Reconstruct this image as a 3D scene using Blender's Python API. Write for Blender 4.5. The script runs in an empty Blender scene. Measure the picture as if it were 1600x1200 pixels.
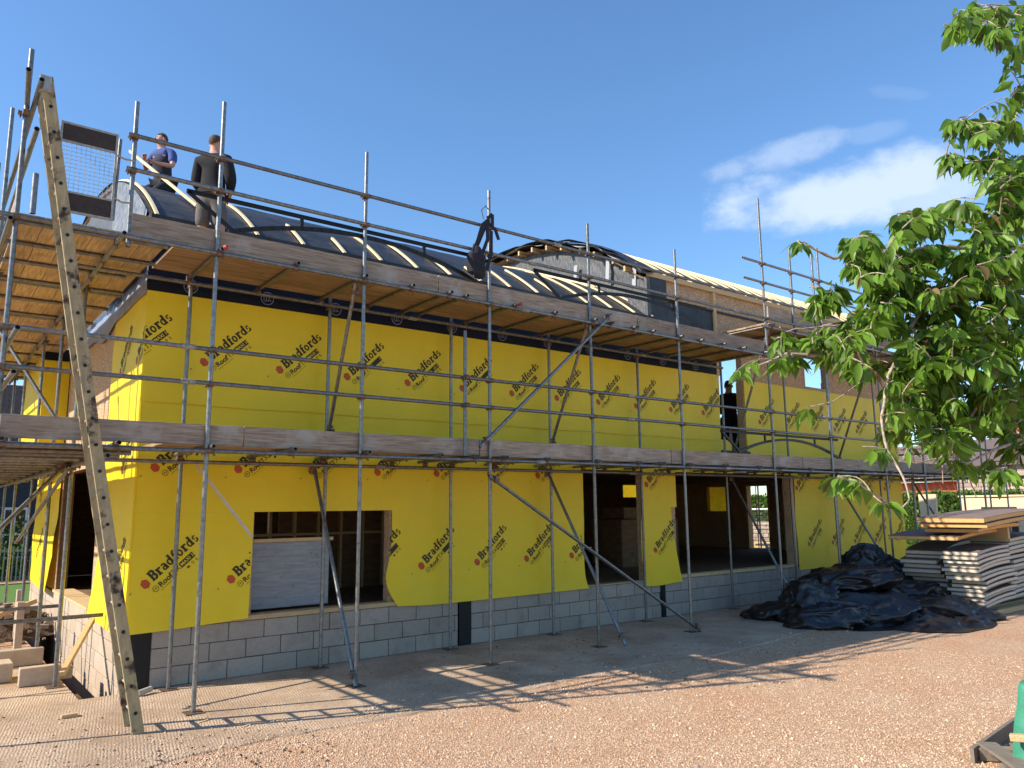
import bpy, bmesh, math, random
from math import sin, cos, pi, radians, sqrt, atan2
from mathutils import Vector, Matrix, noise
import numpy as np

random.seed(7)
sc = bpy.context.scene
COL = sc.collection

# ------------------------------------------------------------------ camera
CAM = Vector((-2.1027, -10.0888, 2.068)); FPX = 1204.7
_y, _p, _r = radians(-37.6406), radians(9.0189), radians(-.5881)
FW = Vector((-sin(_y)*cos(_p), cos(_y)*cos(_p), sin(_p)))
_rt = Vector((cos(_y), sin(_y), 0)); _up = _rt.cross(FW)
RT = _rt*cos(_r)+_up*sin(_r); UP = -_rt*sin(_r)+_up*cos(_r)
cd = bpy.data.cameras.new("camera"); cam = bpy.data.objects.new("camera", cd); COL.objects.link(cam)
cd.sensor_width = 36; cd.lens = FPX/1600*36; cd.clip_start = .05; cd.clip_end = 3000
m = Matrix((RT, UP, -FW)).transposed().to_4x4(); m.translation = CAM; cam.matrix_world = m
sc.camera = cam

def at(x, y, axis, v):
    """surveyed point: where the sight line of a photo point meets a plane of the building grid"""
    d = FW+RT*((x-800)/FPX)+UP*((600-y)/FPX)
    return CAM+d*((v-CAM[axis])/d[axis])
def atd(x, y, depth):
    return CAM+(FW+RT*((x-800)/FPX)+UP*((600-y)/FPX))*depth

# ------------------------------------------------------------------ light
SUN_EL = 35.0; SUN_AZ = 162.0           # azimuth of the sun counter-clockwise from +X
w = bpy.data.worlds.new("World"); sc.world = w; w.use_nodes = True
nt = w.node_tree; nt.nodes.clear()
def N(t, typ, **kw):
    n = t.nodes.new(typ)
    for k, v in kw.items():
        if hasattr(n, k): setattr(n, k, v)
    return n
out = N(nt, 'ShaderNodeOutputWorld'); bg = N(nt, 'ShaderNodeBackground')
sky = N(nt, 'ShaderNodeTexSky'); sky.sky_type = 'NISHITA'; sky.sun_disc = False
sky.sun_elevation = radians(SUN_EL); sky.sun_rotation = radians(90-SUN_AZ)
sky.air_density = 1.15; sky.dust_density = .1; sky.ozone_density = 3.0
bg.inputs[1].default_value = .125
tc = N(nt, 'ShaderNodeTexCoord')
def cloud(px, py, sx, sy, tilt, amp, seed, scale):
    d = (atd(px, py, 1)-CAM).normalized()
    u = RT.copy(); u = (u-d*u.dot(d)).normalized(); v = d.cross(u)*-1
    if v.z < 0: v = -v
    u2 = u*cos(tilt)+v*sin(tilt); v2 = -u*sin(tilt)+v*cos(tilt)
    def dot(vec, s):
        a = N(nt, 'ShaderNodeVectorMath', operation='DOT_PRODUCT'); a.inputs[1].default_value = vec
        nt.links.new(tc.outputs['Generated'], a.inputs[0])
        b = N(nt, 'ShaderNodeMath', operation='DIVIDE'); nt.links.new(a.outputs['Value'], b.inputs[0]); b.inputs[1].default_value = s
        c = N(nt, 'ShaderNodeMath', operation='POWER'); nt.links.new(b.outputs[0], c.inputs[0]); c.inputs[1].default_value = 2
        return c
    a = dot(u2, sx); b = dot(v2, sy)
    s = N(nt, 'ShaderNodeMath', operation='ADD'); nt.links.new(a.outputs[0], s.inputs[0]); nt.links.new(b.outputs[0], s.inputs[1])
    n = N(nt, 'ShaderNodeTexNoise'); n.inputs['Scale'].default_value = scale; n.inputs['Detail'].default_value = 7; n.inputs['Roughness'].default_value = .6
    mp = N(nt, 'ShaderNodeMapping'); mp.inputs['Location'].default_value = (seed, seed*.7, 0); mp.inputs['Scale'].default_value = (1, 1, 1.7)
    nt.links.new(tc.outputs['Generated'], mp.inputs[0]); nt.links.new(mp.outputs[0], n.inputs['Vector'])
    k = N(nt, 'ShaderNodeMath', operation='MULTIPLY_ADD'); nt.links.new(n.outputs['Fac'], k.inputs[0]); k.inputs[1].default_value = -3.6; k.inputs[2].default_value = 1.8
    t = N(nt, 'ShaderNodeMath', operation='ADD'); nt.links.new(s.outputs[0], t.inputs[0]); nt.links.new(k.outputs[0], t.inputs[1])
    r = N(nt, 'ShaderNodeMapRange', interpolation_type='SMOOTHSTEP'); nt.links.new(t.outputs[0], r.inputs[0])
    r.inputs[1].default_value = 1.20; r.inputs[2].default_value = -.05; r.inputs[3].default_value = 0; r.inputs[4].default_value = amp
    # only the half of the sky in front of this direction
    f = N(nt, 'ShaderNodeVectorMath', operation='DOT_PRODUCT'); f.inputs[1].default_value = d; nt.links.new(tc.outputs['Generated'], f.inputs[0])
    g = N(nt, 'ShaderNodeMath', operation='GREATER_THAN'); g.inputs[1].default_value = .3; nt.links.new(f.outputs['Value'], g.inputs[0])
    h = N(nt, 'ShaderNodeMath', operation='MULTIPLY'); nt.links.new(r.outputs[0], h.inputs[0]); nt.links.new(g.outputs[0], h.inputs[1])
    return h
cl = [cloud(1315, 303, .152, .043, .16, .80, 3.1, 9), cloud(1215, 245, .085, .019, .30, .40, 8.2, 13),
      cloud(1370, 205, .04, .012, .2, .13, 1.2, 14), cloud(1400, 145, .03, .008, -.1, .07, 5.2, 14), cloud(1440, 285, .07, .040, .10, .62, 6.1, 9)]
acc = cl[0]
for c in cl[1:]:
    mx = N(nt, 'ShaderNodeMath', operation='MAXIMUM'); nt.links.new(acc.outputs[0], mx.inputs[0]); nt.links.new(c.outputs[0], mx.inputs[1]); acc = mx
# a slight lift towards a clearer blue
hs = N(nt, 'ShaderNodeMix', data_type='RGBA', blend_type='MULTIPLY'); hs.inputs[0].default_value = 1
nt.links.new(sky.outputs[0], hs.inputs[6]); hs.inputs[7].default_value = (.79, 1.01, 1.20, 1)
mix = N(nt, 'ShaderNodeMix', data_type='RGBA'); nt.links.new(acc.outputs[0], mix.inputs[0])
nt.links.new(hs.outputs[2], mix.inputs[6]); mix.inputs[7].default_value = (4.6, 5.3, 6.4, 1)
nt.links.new(mix.outputs[2], bg.inputs[0]); nt.links.new(bg.outputs[0], out.inputs[0])

sl = bpy.data.lights.new("sun", 'SUN'); sun = bpy.data.objects.new("sun", sl); COL.objects.link(sun)
sl.energy = 5.0; sl.angle = radians(.5); sl.color = (1, .91, .77)
e, a = radians(SUN_EL), radians(SUN_AZ)
to_sun = Vector((cos(a)*cos(e), sin(a)*cos(e), sin(e)))
sun.rotation_euler = (-to_sun).to_track_quat('-Z', 'Y').to_euler(); sun.location = to_sun*60

sc.render.engine = 'CYCLES'
sc.view_settings.view_transform = 'Standard'; sc.view_settings.look = 'None'
sc.view_settings.exposure = .56; sc.view_settings.gamma = 1
sc.cycles.use_denoising = True
sc.cycles.max_bounces = 8; sc.cycles.diffuse_bounces = 4; sc.cycles.transparent_max_bounces = 16

# ------------------------------------------------------------------ materials
MATS = {}
def mat(name, col, rough=.7, metal=0, var=.15, vscale=6, stretch=(1, 1, 1), col2=None, bump=.0, bscale=40, bstretch=None,
        spec=.4, transl=0, rnd=0, blotch=None, island=False, bdist=.004):
    if name in MATS: return MATS[name]
    M = bpy.data.materials.new(name); M.use_nodes = True; t = M.node_tree; b = t.nodes['Principled BSDF']
    tc = N(t, 'ShaderNodeTexCoord'); mp = N(t, 'ShaderNodeMapping'); mp.inputs['Scale'].default_value = stretch
    t.links.new(tc.outputs['Object'], mp.inputs[0])
    n = N(t, 'ShaderNodeTexNoise'); n.inputs['Scale'].default_value = vscale; n.inputs['Detail'].default_value = 6; n.inputs['Roughness'].default_value = .62
    t.links.new(mp.outputs[0], n.inputs['Vector'])
    cr = N(t, 'ShaderNodeMapRange'); t.links.new(n.outputs['Fac'], cr.inputs[0]); cr.inputs[1].default_value = .3; cr.inputs[2].default_value = .7
    mx = N(t, 'ShaderNodeMix', data_type='RGBA'); t.links.new(cr.outputs[0], mx.inputs[0])
    c1 = tuple(c*(1-var) for c in col)+(1,); c2 = tuple(min(1, c*(1+var)) for c in (col2 or col))+(1,)
    mx.inputs[6].default_value = c1; mx.inputs[7].default_value = c2
    last = mx.outputs[2]
    if blotch:
        bc, bs, lo, hi = blotch
        n2 = N(t, 'ShaderNodeTexNoise'); n2.inputs['Scale'].default_value = bs; n2.inputs['Detail'].default_value = 5; n2.inputs['Roughness'].default_value = .6
        t.links.new(tc.outputs['Object'], n2.inputs['Vector'])
        r2 = N(t, 'ShaderNodeMapRange'); t.links.new(n2.outputs['Fac'], r2.inputs[0]); r2.inputs[1].default_value = lo; r2.inputs[2].default_value = hi
        m2 = N(t, 'ShaderNodeMix', data_type='RGBA'); t.links.new(r2.outputs[0], m2.inputs[0]); t.links.new(last, m2.inputs[6]); m2.inputs[7].default_value = tuple(bc)+(1,)
        last = m2.outputs[2]
    if rnd:
        if island:
            g = N(t, 'ShaderNodeNewGeometry'); src = g.outputs['Random Per Island']
        else:
            g = N(t, 'ShaderNodeObjectInfo'); src = g.outputs['Random']
        r = N(t, 'ShaderNodeMapRange'); t.links.new(src, r.inputs[0]); r.inputs[3].default_value = 1-rnd; r.inputs[4].default_value = 1+rnd
        hv = N(t, 'ShaderNodeHueSaturation'); t.links.new(r.outputs[0], hv.inputs['Value']); t.links.new(last, hv.inputs['Color']); last = hv.outputs[0]
    t.links.new(last, b.inputs['Base Color'])
    b.inputs['Roughness'].default_value = rough; b.inputs['Metallic'].default_value = metal
    b.inputs['Specular IOR Level'].default_value = spec
    if bump:
        mb = N(t, 'ShaderNodeMapping'); mb.inputs['Scale'].default_value = bstretch or stretch; t.links.new(tc.outputs['Object'], mb.inputs[0])
        n3 = N(t, 'ShaderNodeTexNoise'); n3.inputs['Scale'].default_value = bscale; n3.inputs['Detail'].default_value = 5; t.links.new(mb.outputs[0], n3.inputs['Vector'])
        bp = N(t, 'ShaderNodeBump'); bp.inputs['Strength'].default_value = bump; bp.inputs['Distance'].default_value = bdist
        t.links.new(n3.outputs['Fac'], bp.inputs['Height']); t.links.new(bp.outputs[0], b.inputs['Normal'])
    if transl:
        tr = N(t, 'ShaderNodeBsdfTranslucent'); t.links.new(last, tr.inputs[0]); ms = N(t, 'ShaderNodeMixShader'); ms.inputs[0].default_value = transl
        o = t.nodes['Material Output']; t.links.new(b.outputs[0], ms.inputs[1]); t.links.new(tr.outputs[0], ms.inputs[2]); t.links.new(ms.outputs[0], o.inputs[0])
    MATS[name] = M
    return M

galv = mat('galvanised_steel', (.215, .215, .21), .42, .75, .35, 22, (1, 1, 1), bump=.15, bscale=60, rnd=.18, blotch=((.10, .08, .06), 9, .60, .74))
rustc = mat('coupler_steel', (.12, .10, .085), .6, .5, .4, 30, col2=(.2, .13, .09))
boardm = mat('weathered_board', (.20, .145, .10), .9, 0, .30, 3, (.9, .9, 16), col2=(.32, .25, .185), bump=.6, bscale=9, bstretch=(.5, .5, 22), rnd=.30, blotch=((.36, .32, .27), 3, .52, .70))
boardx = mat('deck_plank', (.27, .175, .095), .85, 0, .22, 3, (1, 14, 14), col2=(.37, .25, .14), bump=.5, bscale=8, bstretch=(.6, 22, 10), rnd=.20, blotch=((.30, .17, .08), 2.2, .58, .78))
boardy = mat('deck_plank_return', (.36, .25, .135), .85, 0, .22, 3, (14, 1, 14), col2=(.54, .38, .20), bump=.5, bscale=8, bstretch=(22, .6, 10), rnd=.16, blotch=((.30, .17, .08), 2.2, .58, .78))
batten = mat('new_batten', (.80, .62, .36), .7, 0, .12, 8, (3, 12, 12), bump=.3, rnd=.12)
timber = mat('timber', (.58, .40, .20), .8, 0, .22, 6, (1.5, 14, 14), bump=.4, rnd=.15)
osb = mat('osb_board', (.42, .27, .15), .85, 0, .35, 22, (1, 1, 2), col2=(.55, .37, .22), bump=.5, bscale=50, blotch=((.30, .19, .12), 1.2, .55, .8))
cladm = mat('timber_cladding', (.42, .24, .11), .8, 0, .30, 3, (2, 2, 18), col2=(.55, .37, .22), bump=.4, bscale=10, bstretch=(1, 1, 24))
yel = mat('yellow_membrane', (.88, .635, .012), .5, 0, .04, 2, bump=.6, bscale=2.2, bdist=.035, spec=.4, transl=.06, blotch=((.82, .64, .03), .8, .5, .9))
yeln = yel
red = mat('print_red', (.50, .08, .015), .55, var=.1)
ink = mat('print_black', (.035, .025, .01), .55, var=.2)
bandm = mat('black_band', (.006, .008, .014), .6, var=.3, bump=.3, bscale=5, bdist=.02, spec=.2)
bandg = mat('silver_band', (.30, .32, .36), .4, .2, .25, 5, (1, 1, .4), bump=.5, bscale=4, bdist=.02)
greymark = mat('band_print', (.25, .27, .30), .6)
felt = mat('roof_felt', (.020, .020, .022), .5, 0, .35, 3, bump=.8, bscale=3.2, bdist=.05, col2=(.034, .034, .037), blotch=((.06, .062, .066), 7, .6, .8), spec=.4)
feltg = mat('grey_felt', (.085, .085, .088), .5, 0, .3, 9, (1, 3, 1), bump=.8, bscale=6, bdist=.04)
feltw = mat('felt_underside', (.55, .56, .58), .6, var=.2)
block = mat('concrete_block', (.37, .315, .255), .95, 0, .10, 30, rnd=.10, island=True, bump=.5, bscale=70, blotch=((.27, .215, .18), 3.2, .52, .75))
blockt = mat('tan_block', (.46, .36, .27), .95, 0, .12, 20, rnd=.08, island=True, bump=.5, bscale=60, blotch=((.36, .27, .2), 2.5, .55, .8))
mortar = mat('mortar', (.10, .085, .075), .95, var=.2, vscale=30)
dpc = mat('black_dpc', (.006, .006, .006), .6, bump=.3, bscale=10)
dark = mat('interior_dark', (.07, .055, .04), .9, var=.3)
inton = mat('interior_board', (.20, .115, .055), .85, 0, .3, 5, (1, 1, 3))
greyb = mat('grey_sheet', (.30, .31, .32), .8, 0, .2, 5, (1, 1, 6), blotch=((.08, .08, .08), 18, .66, .7))
tarpm = mat('black_polythene', (.016, .015, .016), .36, 0, .3, 4, bump=.5, bscale=5, bdist=.02, spec=.6)
blackm = mat('black_metal', (.015, .017, .02), .45, .3, .2)
ladm = mat('weathered_ladder', (.38, .30, .165), .75, .1, .25, 7, (4, 4, 1.2), blotch=((.06, .035, .025), 5.5, .56, .66), bump=.3)
rungm = mat('rung', (.42, .33, .26), .6, .3, .2)
gatem = mat('gate_frame', (.38, .36, .31), .6, .4, .3, 20)
gatep = mat('brown_panel', (.045, .028, .02), .6, 0, .3, 20)
skin = mat('skin', (.50, .27, .19), .55, var=.08)
skinr = mat('skin_sunburnt', (.55, .24, .17), .55, var=.08)
hairm = mat('hair', (.075, .045, .028), .8, var=.3, vscale=60)
blk = mat('black_cloth', (.012, .012, .015), .9, var=.3, bump=.5, bscale=25)
navy = mat('navy_vest', (.022, .026, .048), .85, var=.3, bump=.4, bscale=25)
blue = mat('blue_shirt', (.05, .085, .26), .85, var=.2, bump=.4, bscale=25)
greyc = mat('grey_shorts', (.13, .115, .105), .9, var=.25, bump=.5, bscale=22)
bootm = mat('brown_boots', (.10, .05, .03), .7, var=.3)
leafm = mat('cherry_leaf', (.115, .215, .022), .42, 0, .12, 3, col2=(.175, .31, .035), transl=.48, rnd=.5, island=True, spec=.45, bump=.3, bscale=60)
leafr = mat('young_leaf', (.20, .13, .06), .45, 0, .2, 3, transl=.35, rnd=.3, island=True)
barkm = mat('bark', (.27, .205, .15), .85, 0, .35, 14, (3, 3, 3), col2=(.42, .34, .26), bump=.5, bscale=30)
hedgem = mat('hedge_leaf', (.11, .20, .03), .6, 0, .2, 3, transl=.3, rnd=.4, island=True)
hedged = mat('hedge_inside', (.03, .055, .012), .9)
stone = mat('rubble', (.36, .29, .23), .95, 0, .3, 6, bump=.7, bscale=14, rnd=.25, island=True)
slate = mat('brown_tiles', (.15, .105, .095), .85, 0, .25, 3, (1, 8, 10), bump=.6, bscale=5, bstretch=(1, 3, 20))
brick = mat('red_brick', (.46, .13, .07), .9, 0, .25, 14, bump=.4)
cream = mat('cream_board', (.72, .56, .36), .8, 0, .10, 3, (1, 1, 8))
insw = mat('insulation_edge', (.58, .53, .42), .8, 0, .12, 30, bump=.4, rnd=.10, blotch=((.45, .42, .36), 9, .6, .75))
inso = mat('orange_edge', (.70, .38, .12), .8, 0, .15, 20, bump=.4, rnd=.12)
plyt = mat('panel_skin', (.22, .155, .125), .75, 0, .2, 6, (1, 1, 1), bump=.3, rnd=.15)
green = mat('green_sack', (.045, .24, .15), .6, 0, .2, 6, bump=.6, bscale=8, bdist=.03)
pallm = mat('pallet_wood', (.22, .18, .14), .9, 0, .3, 6, (10, 1, 10), bump=.5, rnd=.2)
soilm = mat('dark_soil', (.10, .065, .04), .95, 0, .4, 9, bump=1, bscale=12, bdist=.05)
grassm = mat('lawn', (.10, .19, .03), .9, 0, .25, 12, bump=.6, bscale=90)
navyc = mat('navy_cladding', (.03, .04, .06), .7, var=.2, bump=1, bscale=1, bstretch=(.01, .01, 30), bdist=.03)
whitem = mat('white_frame', (.75, .76, .78), .5)
glass = mat('window_glass', (.03, .04, .035), .05, spec=.9)
redcap = mat('red_cap', (.45, .05, .04), .6)
strapm = mat('webbing', (.018, .017, .024), .8, var=.4, vscale=30)

# ------------------------------------------------------------------ mesh helpers
def link(name, me, mats, parent=None, kind=None, label=None, cat=None, group=None, smooth=False):
    o = bpy.data.objects.new(name, me); COL.objects.link(o)
    for mm in (mats if isinstance(mats, (list, tuple)) else [mats]): me.materials.append(mm)
    if smooth: me.shade_smooth()
    if parent: o.parent = parent
    return tagit(o, kind, label, cat, group)
def tagit(o, kind=None, label=None, cat=None, group=None):
    if kind: o['kind'] = kind
    if label: o['label'] = label
    if cat: o['category'] = cat
    if group: o['group'] = group
    return o
def empty(name, loc, label, cat, group=None):
    o = bpy.data.objects.new(name, None); COL.objects.link(o); o.location = (0, 0, 0); o.empty_display_size = .2
    return tagit(o, None, label, cat, group)
class MB:
    def __init__(s): s.v = []; s.f = []; s.m = []; s.mi = 0
    def add(s, vs, fs):
        b = len(s.v); s.v += [tuple(q) for q in vs]; s.f += [tuple(i+b for i in f) for f in fs]; s.m += [s.mi]*len(fs); return s
    def box(s, a, b, jit=0):
        x0, y0, z0 = [min(a[i], b[i]) for i in range(3)]; x1, y1, z1 = [max(a[i], b[i]) for i in range(3)]
        vs = [(x0, y0, z0), (x1, y0, z0), (x1, y1, z0), (x0, y1, z0), (x0, y0, z1), (x1, y0, z1), (x1, y1, z1), (x0, y1, z1)]
        if jit: vs = [tuple(c+random.uniform(-jit, jit) for c in q) for q in vs]
        return s.add(vs, [(0, 3, 2, 1), (4, 5, 6, 7), (0, 1, 5, 4), (1, 2, 6, 5), (2, 3, 7, 6), (3, 0, 4, 7)])
    def bar(s, p, q, wu, wv, upv=(0, 0, 1)):
        p, q = Vector(p), Vector(q); d = (q-p).normalized(); u = d.cross(Vector(upv))
        if u.length < 1e-4: u = d.cross(Vector((1, 0, 0)))
        u.normalize(); v = u.cross(d).normalized(); u = u*wu/2; v = v*wv/2
        vs = [p-u-v, p+u-v, p+u+v, p-u+v, q-u-v, q+u-v, q+u+v, q-u+v]
        return s.add(vs, [(0, 3, 2, 1), (4, 5, 6, 7), (0, 1, 5, 4), (1, 2, 6, 5), (2, 3, 7, 6), (3, 0, 4, 7)])
    def path(s, pts, r, n=8, cap=True):
        pts = [Vector(p) for p in pts]; rs = r if isinstance(r, (list, tuple)) else [r]*len(pts)
        vs = []; prev = None
        for i, p in enumerate(pts):
            d = (pts[min(i+1, len(pts)-1)]-pts[max(i-1, 0)]).normalized()
            if prev is None:
                u = d.cross(Vector((0, 0, 1)))
                if u.length < .05: u = d.cross(Vector((1, 0, 0)))
            else: u = prev-d*prev.dot(d)
            u.normalize(); prev = u; v = d.cross(u)
            for k in range(n):
                a = 2*pi*k/n; vs.append(p+(u*cos(a)+v*sin(a))*rs[i])
        fs = [(i*n+k, i*n+(k+1) % n, (i+1)*n+(k+1) % n, (i+1)*n+k) for i in range(len(pts)-1) for k in range(n)]
        if cap: fs += [tuple(range(n))[::-1], tuple((len(pts)-1)*n+k for k in range(n))]
        return s.add(vs, fs)
    def tube(s, p, q, r=.0242, n=14, wall=.004):
        """open-ended hollow tube"""
        p, q = Vector(p), Vector(q); d = (q-p).normalized(); u = d.cross(Vector((0, 0, 1)))
        if u.length < .05: u = d.cross(Vector((1, 0, 0)))
        u.normalize(); v = d.cross(u); vs = []; L = min(.12, (q-p).length/2)
        for (c, rr) in ((p+d*L, r-wall), (p, r-wall), (p, r), (q, r), (q, r-wall), (q-d*L, r-wall)):
            for k in range(n):
                a = 2*pi*k/n; vs.append(c+(u*cos(a)+v*sin(a))*rr)
        fs = [(i*n+k, i*n+(k+1) % n, (i+1)*n+(k+1) % n, (i+1)*n+k) for i in range(5) for k in range(n)]
        fs += [tuple(range(n))[::-1], tuple(5*n+k for k in range(n))]
        return s.add(vs, fs)
    def grid(s, fn, nu, nv):
        vs = [fn(i/nu, j/nv) for j in range(nv+1) for i in range(nu+1)]
        return s.add(vs, [(j*(nu+1)+i, j*(nu+1)+i+1, (j+1)*(nu+1)+i+1, (j+1)*(nu+1)+i) for j in range(nv) for i in range(nu)])
    def mesh(s, name='m'):
        me = bpy.data.meshes.new(name); me.from_pydata(s.v, [], s.f)
        if any(s.m): me.polygons.foreach_set('material_index', s.m)
        me.update(); return me
    def build(s, name, mats, parent=None, smooth=False, bevel=0, angle=None, **kw):
        me = s.mesh(name)
        if bevel:
            bm = bmesh.new(); bm.from_mesh(me); bmesh.ops.bevel(bm, geom=list(bm.edges), offset=bevel, segments=1, affect='EDGES'); bm.to_mesh(me); bm.free()
        o = link(name, me, mats, parent, **kw)
        if smooth:
            me.shade_smooth()
            if angle is None: angle = 40
            bm = bmesh.new(); bm.from_mesh(me)
            for ed in bm.edges:
                if len(ed.link_faces) == 2 and ed.calc_face_angle(0) > radians(angle): ed.smooth = False
            bm.to_mesh(me); bm.free()
        return o

YO, YI = -1.489, -.22      # outer and inner lines of scaffold standards

# ------------------------------------------------------------------ ground
def gravel_material():
    M = bpy.data.materials.new('gravel'); M.use_nodes = True; t = M.node_tree; b = t.nodes['Principled BSDF']
    tc = N(t, 'ShaderNodeTexCoord')
    v = N(t, 'ShaderNodeTexVoronoi'); v.inputs['Scale'].default_value = 62; t.links.new(tc.outputs['Object'], v.inputs['Vector'])
    v2 = N(t, 'ShaderNodeTexVoronoi'); v2.inputs['Scale'].default_value = 105; t.links.new(tc.outputs['Object'], v2.inputs['Vector'])
    ramp = N(t, 'ShaderNodeValToRGB'); t.links.new(v.outputs['Color'], ramp.inputs[0])
    cs = [(0, (.28, .155, .09)), (.25, (.51, .325, .205)), (.5, (.62, .43, .285)), (.75, (.71, .53, .37)), (1, (.80, .65, .47))]
    el = ramp.color_ramp.elements
    el[0].color = cs[0][1]+(1,); el[1].color = cs[-1][1]+(1,)
    for p, c in cs[1:-1]:
        q = el.new(p); q.color = c+(1,)
    n = N(t, 'ShaderNodeTexNoise'); n.inputs['Scale'].default_value = .9; n.inputs['Detail'].default_value = 4; t.links.new(tc.outputs['Object'], n.inputs['Vector'])
    mr = N(t, 'ShaderNodeMapRange'); t.links.new(n.outputs['Fac'], mr.inputs[0]); mr.inputs[1].default_value = .35; mr.inputs[2].default_value = .7
    mx = N(t, 'ShaderNodeMix', data_type='RGBA', blend_type='MULTIPLY'); mx.inputs[0].default_value = 1; t.links.new(ramp.outputs[0], mx.inputs[6])
    m3 = N(t, 'ShaderNodeMix', data_type='RGBA'); t.links.new(mr.outputs[0], m3.inputs[0]); m3.inputs[6].default_value = (.95, .78, .66, 1); m3.inputs[7].default_value = (1, .93, .86, 1)
    t.links.new(m3.outputs[2], mx.inputs[7]); t.links.new(mx.outputs[2], b.inputs['Base Color'])
    b.inputs['Roughness'].default_value = .9
    ad = N(t, 'ShaderNodeMath', operation='ADD'); t.links.new(v.outputs['Distance'], ad.inputs[0]); t.links.new(v2.outputs['Distance'], ad.inputs[1])
    bp = N(t, 'ShaderNodeBump', invert=True); bp.inputs['Strength'].default_value = 1; bp.inputs['Distance'].default_value = .010
    t.links.new(ad.outputs[0], bp.inputs['Height']); t.links.new(bp.outputs[0], b.inputs['Normal'])
    return M
def slab_material():
    M = bpy.data.materials.new('ribbed_concrete'); M.use_nodes = True; t = M.node_tree; b = t.nodes['Principled BSDF']
    tc = N(t, 'ShaderNodeTexCoord')
    n = N(t, 'ShaderNodeTexNoise'); n.inputs['Scale'].default_value = 1.1; n.inputs['Detail'].default_value = 8; n.inputs['Roughness'].default_value = .65; t.links.new(tc.outputs['Object'], n.inputs['Vector'])
    r = N(t, 'ShaderNodeValToRGB'); t.links.new(n.outputs['Fac'], r.inputs[0])
    e = r.color_ramp.elements; e[0].position = .32; e[0].color = (.36, .235, .145, 1); e[1].position = .68; e[1].color = (.62, .455, .31, 1)
    mp = N(t, 'ShaderNodeMapping'); mp.inputs['Rotation'].default_value = (0, 0, radians(11)); t.links.new(tc.outputs['Object'], mp.inputs[0])
    wv = N(t, 'ShaderNodeTexWave'); wv.inputs['Scale'].default_value = 11; wv.inputs['Distortion'].default_value = 4; wv.inputs['Detail'].default_value = 2; wv.inputs['Detail Scale'].default_value = 1.2
    t.links.new(mp.outputs[0], wv.inputs['Vector'])
    n2 = N(t, 'ShaderNodeTexNoise'); n2.inputs['Scale'].default_value = 45; n2.inputs['Detail'].default_value = 4; t.links.new(tc.outputs['Object'], n2.inputs['Vector'])
    # ribs fade out to the right where the concrete is trowelled
    sx = N(t, 'ShaderNodeSeparateXYZ'); t.links.new(tc.outputs['Object'], sx.inputs[0])
    mr = N(t, 'ShaderNodeMapRange'); t.links.new(sx.outputs[0], mr.inputs[0]); mr.inputs[1].default_value = 0; mr.inputs[2].default_value = 5; mr.inputs[3].default_value = .42; mr.inputs[4].default_value = .05
    mu0 = N(t, 'ShaderNodeMath', operation='MULTIPLY'); t.links.new(wv.outputs['Fac'], mu0.inputs[0]); t.links.new(mr.outputs[0], mu0.inputs[1])
    mu = N(t, 'ShaderNodeMath', operation='MULTIPLY'); t.links.new(mu0.outputs[0], mu.inputs[0]); nm_ = N(t, 'ShaderNodeTexNoise'); nm_.inputs['Scale'].default_value = 2.2; nm_.inputs['Detail'].default_value = 3; t.links.new(tc.outputs['Object'], nm_.inputs['Vector'])
    mm_ = N(t, 'ShaderNodeMapRange'); t.links.new(nm_.outputs['Fac'], mm_.inputs[0]); mm_.inputs[1].default_value = .35; mm_.inputs[2].default_value = .6; mm_.inputs[3].default_value = .25; mm_.inputs[4].default_value = 1.3; t.links.new(mm_.outputs[0], mu.inputs[1])
    ad = N(t, 'ShaderNodeMath', operation='ADD'); t.links.new(mu.outputs[0], ad.inputs[0]); t.links.new(n2.outputs['Fac'], ad.inputs[1])
    bp = N(t, 'ShaderNodeBump'); bp.inputs['Strength'].default_value = .9; bp.inputs['Distance'].default_value = .0065
    t.links.new(ad.outputs[0], bp.inputs['Height']); t.links.new(bp.outputs[0], b.inputs['Normal'])
    mx = N(t, 'ShaderNodeMix', data_type='RGBA', blend_type='MULTIPLY'); mx.inputs[0].default_value = .45; t.links.new(r.outputs[0], mx.inputs[6])
    rr = N(t, 'ShaderNodeValToRGB'); t.links.new(n2.outputs['Fac'], rr.inputs[0]); rr.color_ramp.elements[0].position = .35; rr.color_ramp.elements[0].color = (.35, .35, .35, 1); rr.color_ramp.elements[1].position = .6
    t.links.new(rr.outputs[0], mx.inputs[7]); t.links.new(mx.outputs[2], b.inputs['Base Color']); b.inputs['Roughness'].default_value = .92
    return M
gravelm = gravel_material(); slabm = slab_material()
TX0, TX1, TY0, TY1 = -.45, 0.0, -.08, 9.3    # trench beside the left wall
g = MB()
xs = [-300, -12, TX0, TX1, 30, 400]; ys = [-200, -12, TY0, TY1, 40, 500]
for i in range(5):
    for j in range(5):
        if i == 2 and j == 2: continue
        g.add([(xs[i], ys[j], 0), (xs[i+1], ys[j], 0), (xs[i+1], ys[j+1], 0), (xs[i], ys[j+1], 0)], [(0, 1, 2, 3)])
g.build('ground', gravelm, kind='structure')
g = MB()
def tr(u, v):
    x = TX0+(TX1-TX0)*u; y = TY0+(TY1-TY0)*v
    d = min(1, u*3+.15)*min(1, v*12)
    if v == 0 or u == 0: return (x, y, .003)
    return (x, y, -.55*d+.05*noise.noise((x*5, y*5, 0)))
g.grid(tr, 8, 90); g.build('trench_soil', soilm, kind='structure', smooth=True, angle=70)
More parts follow.
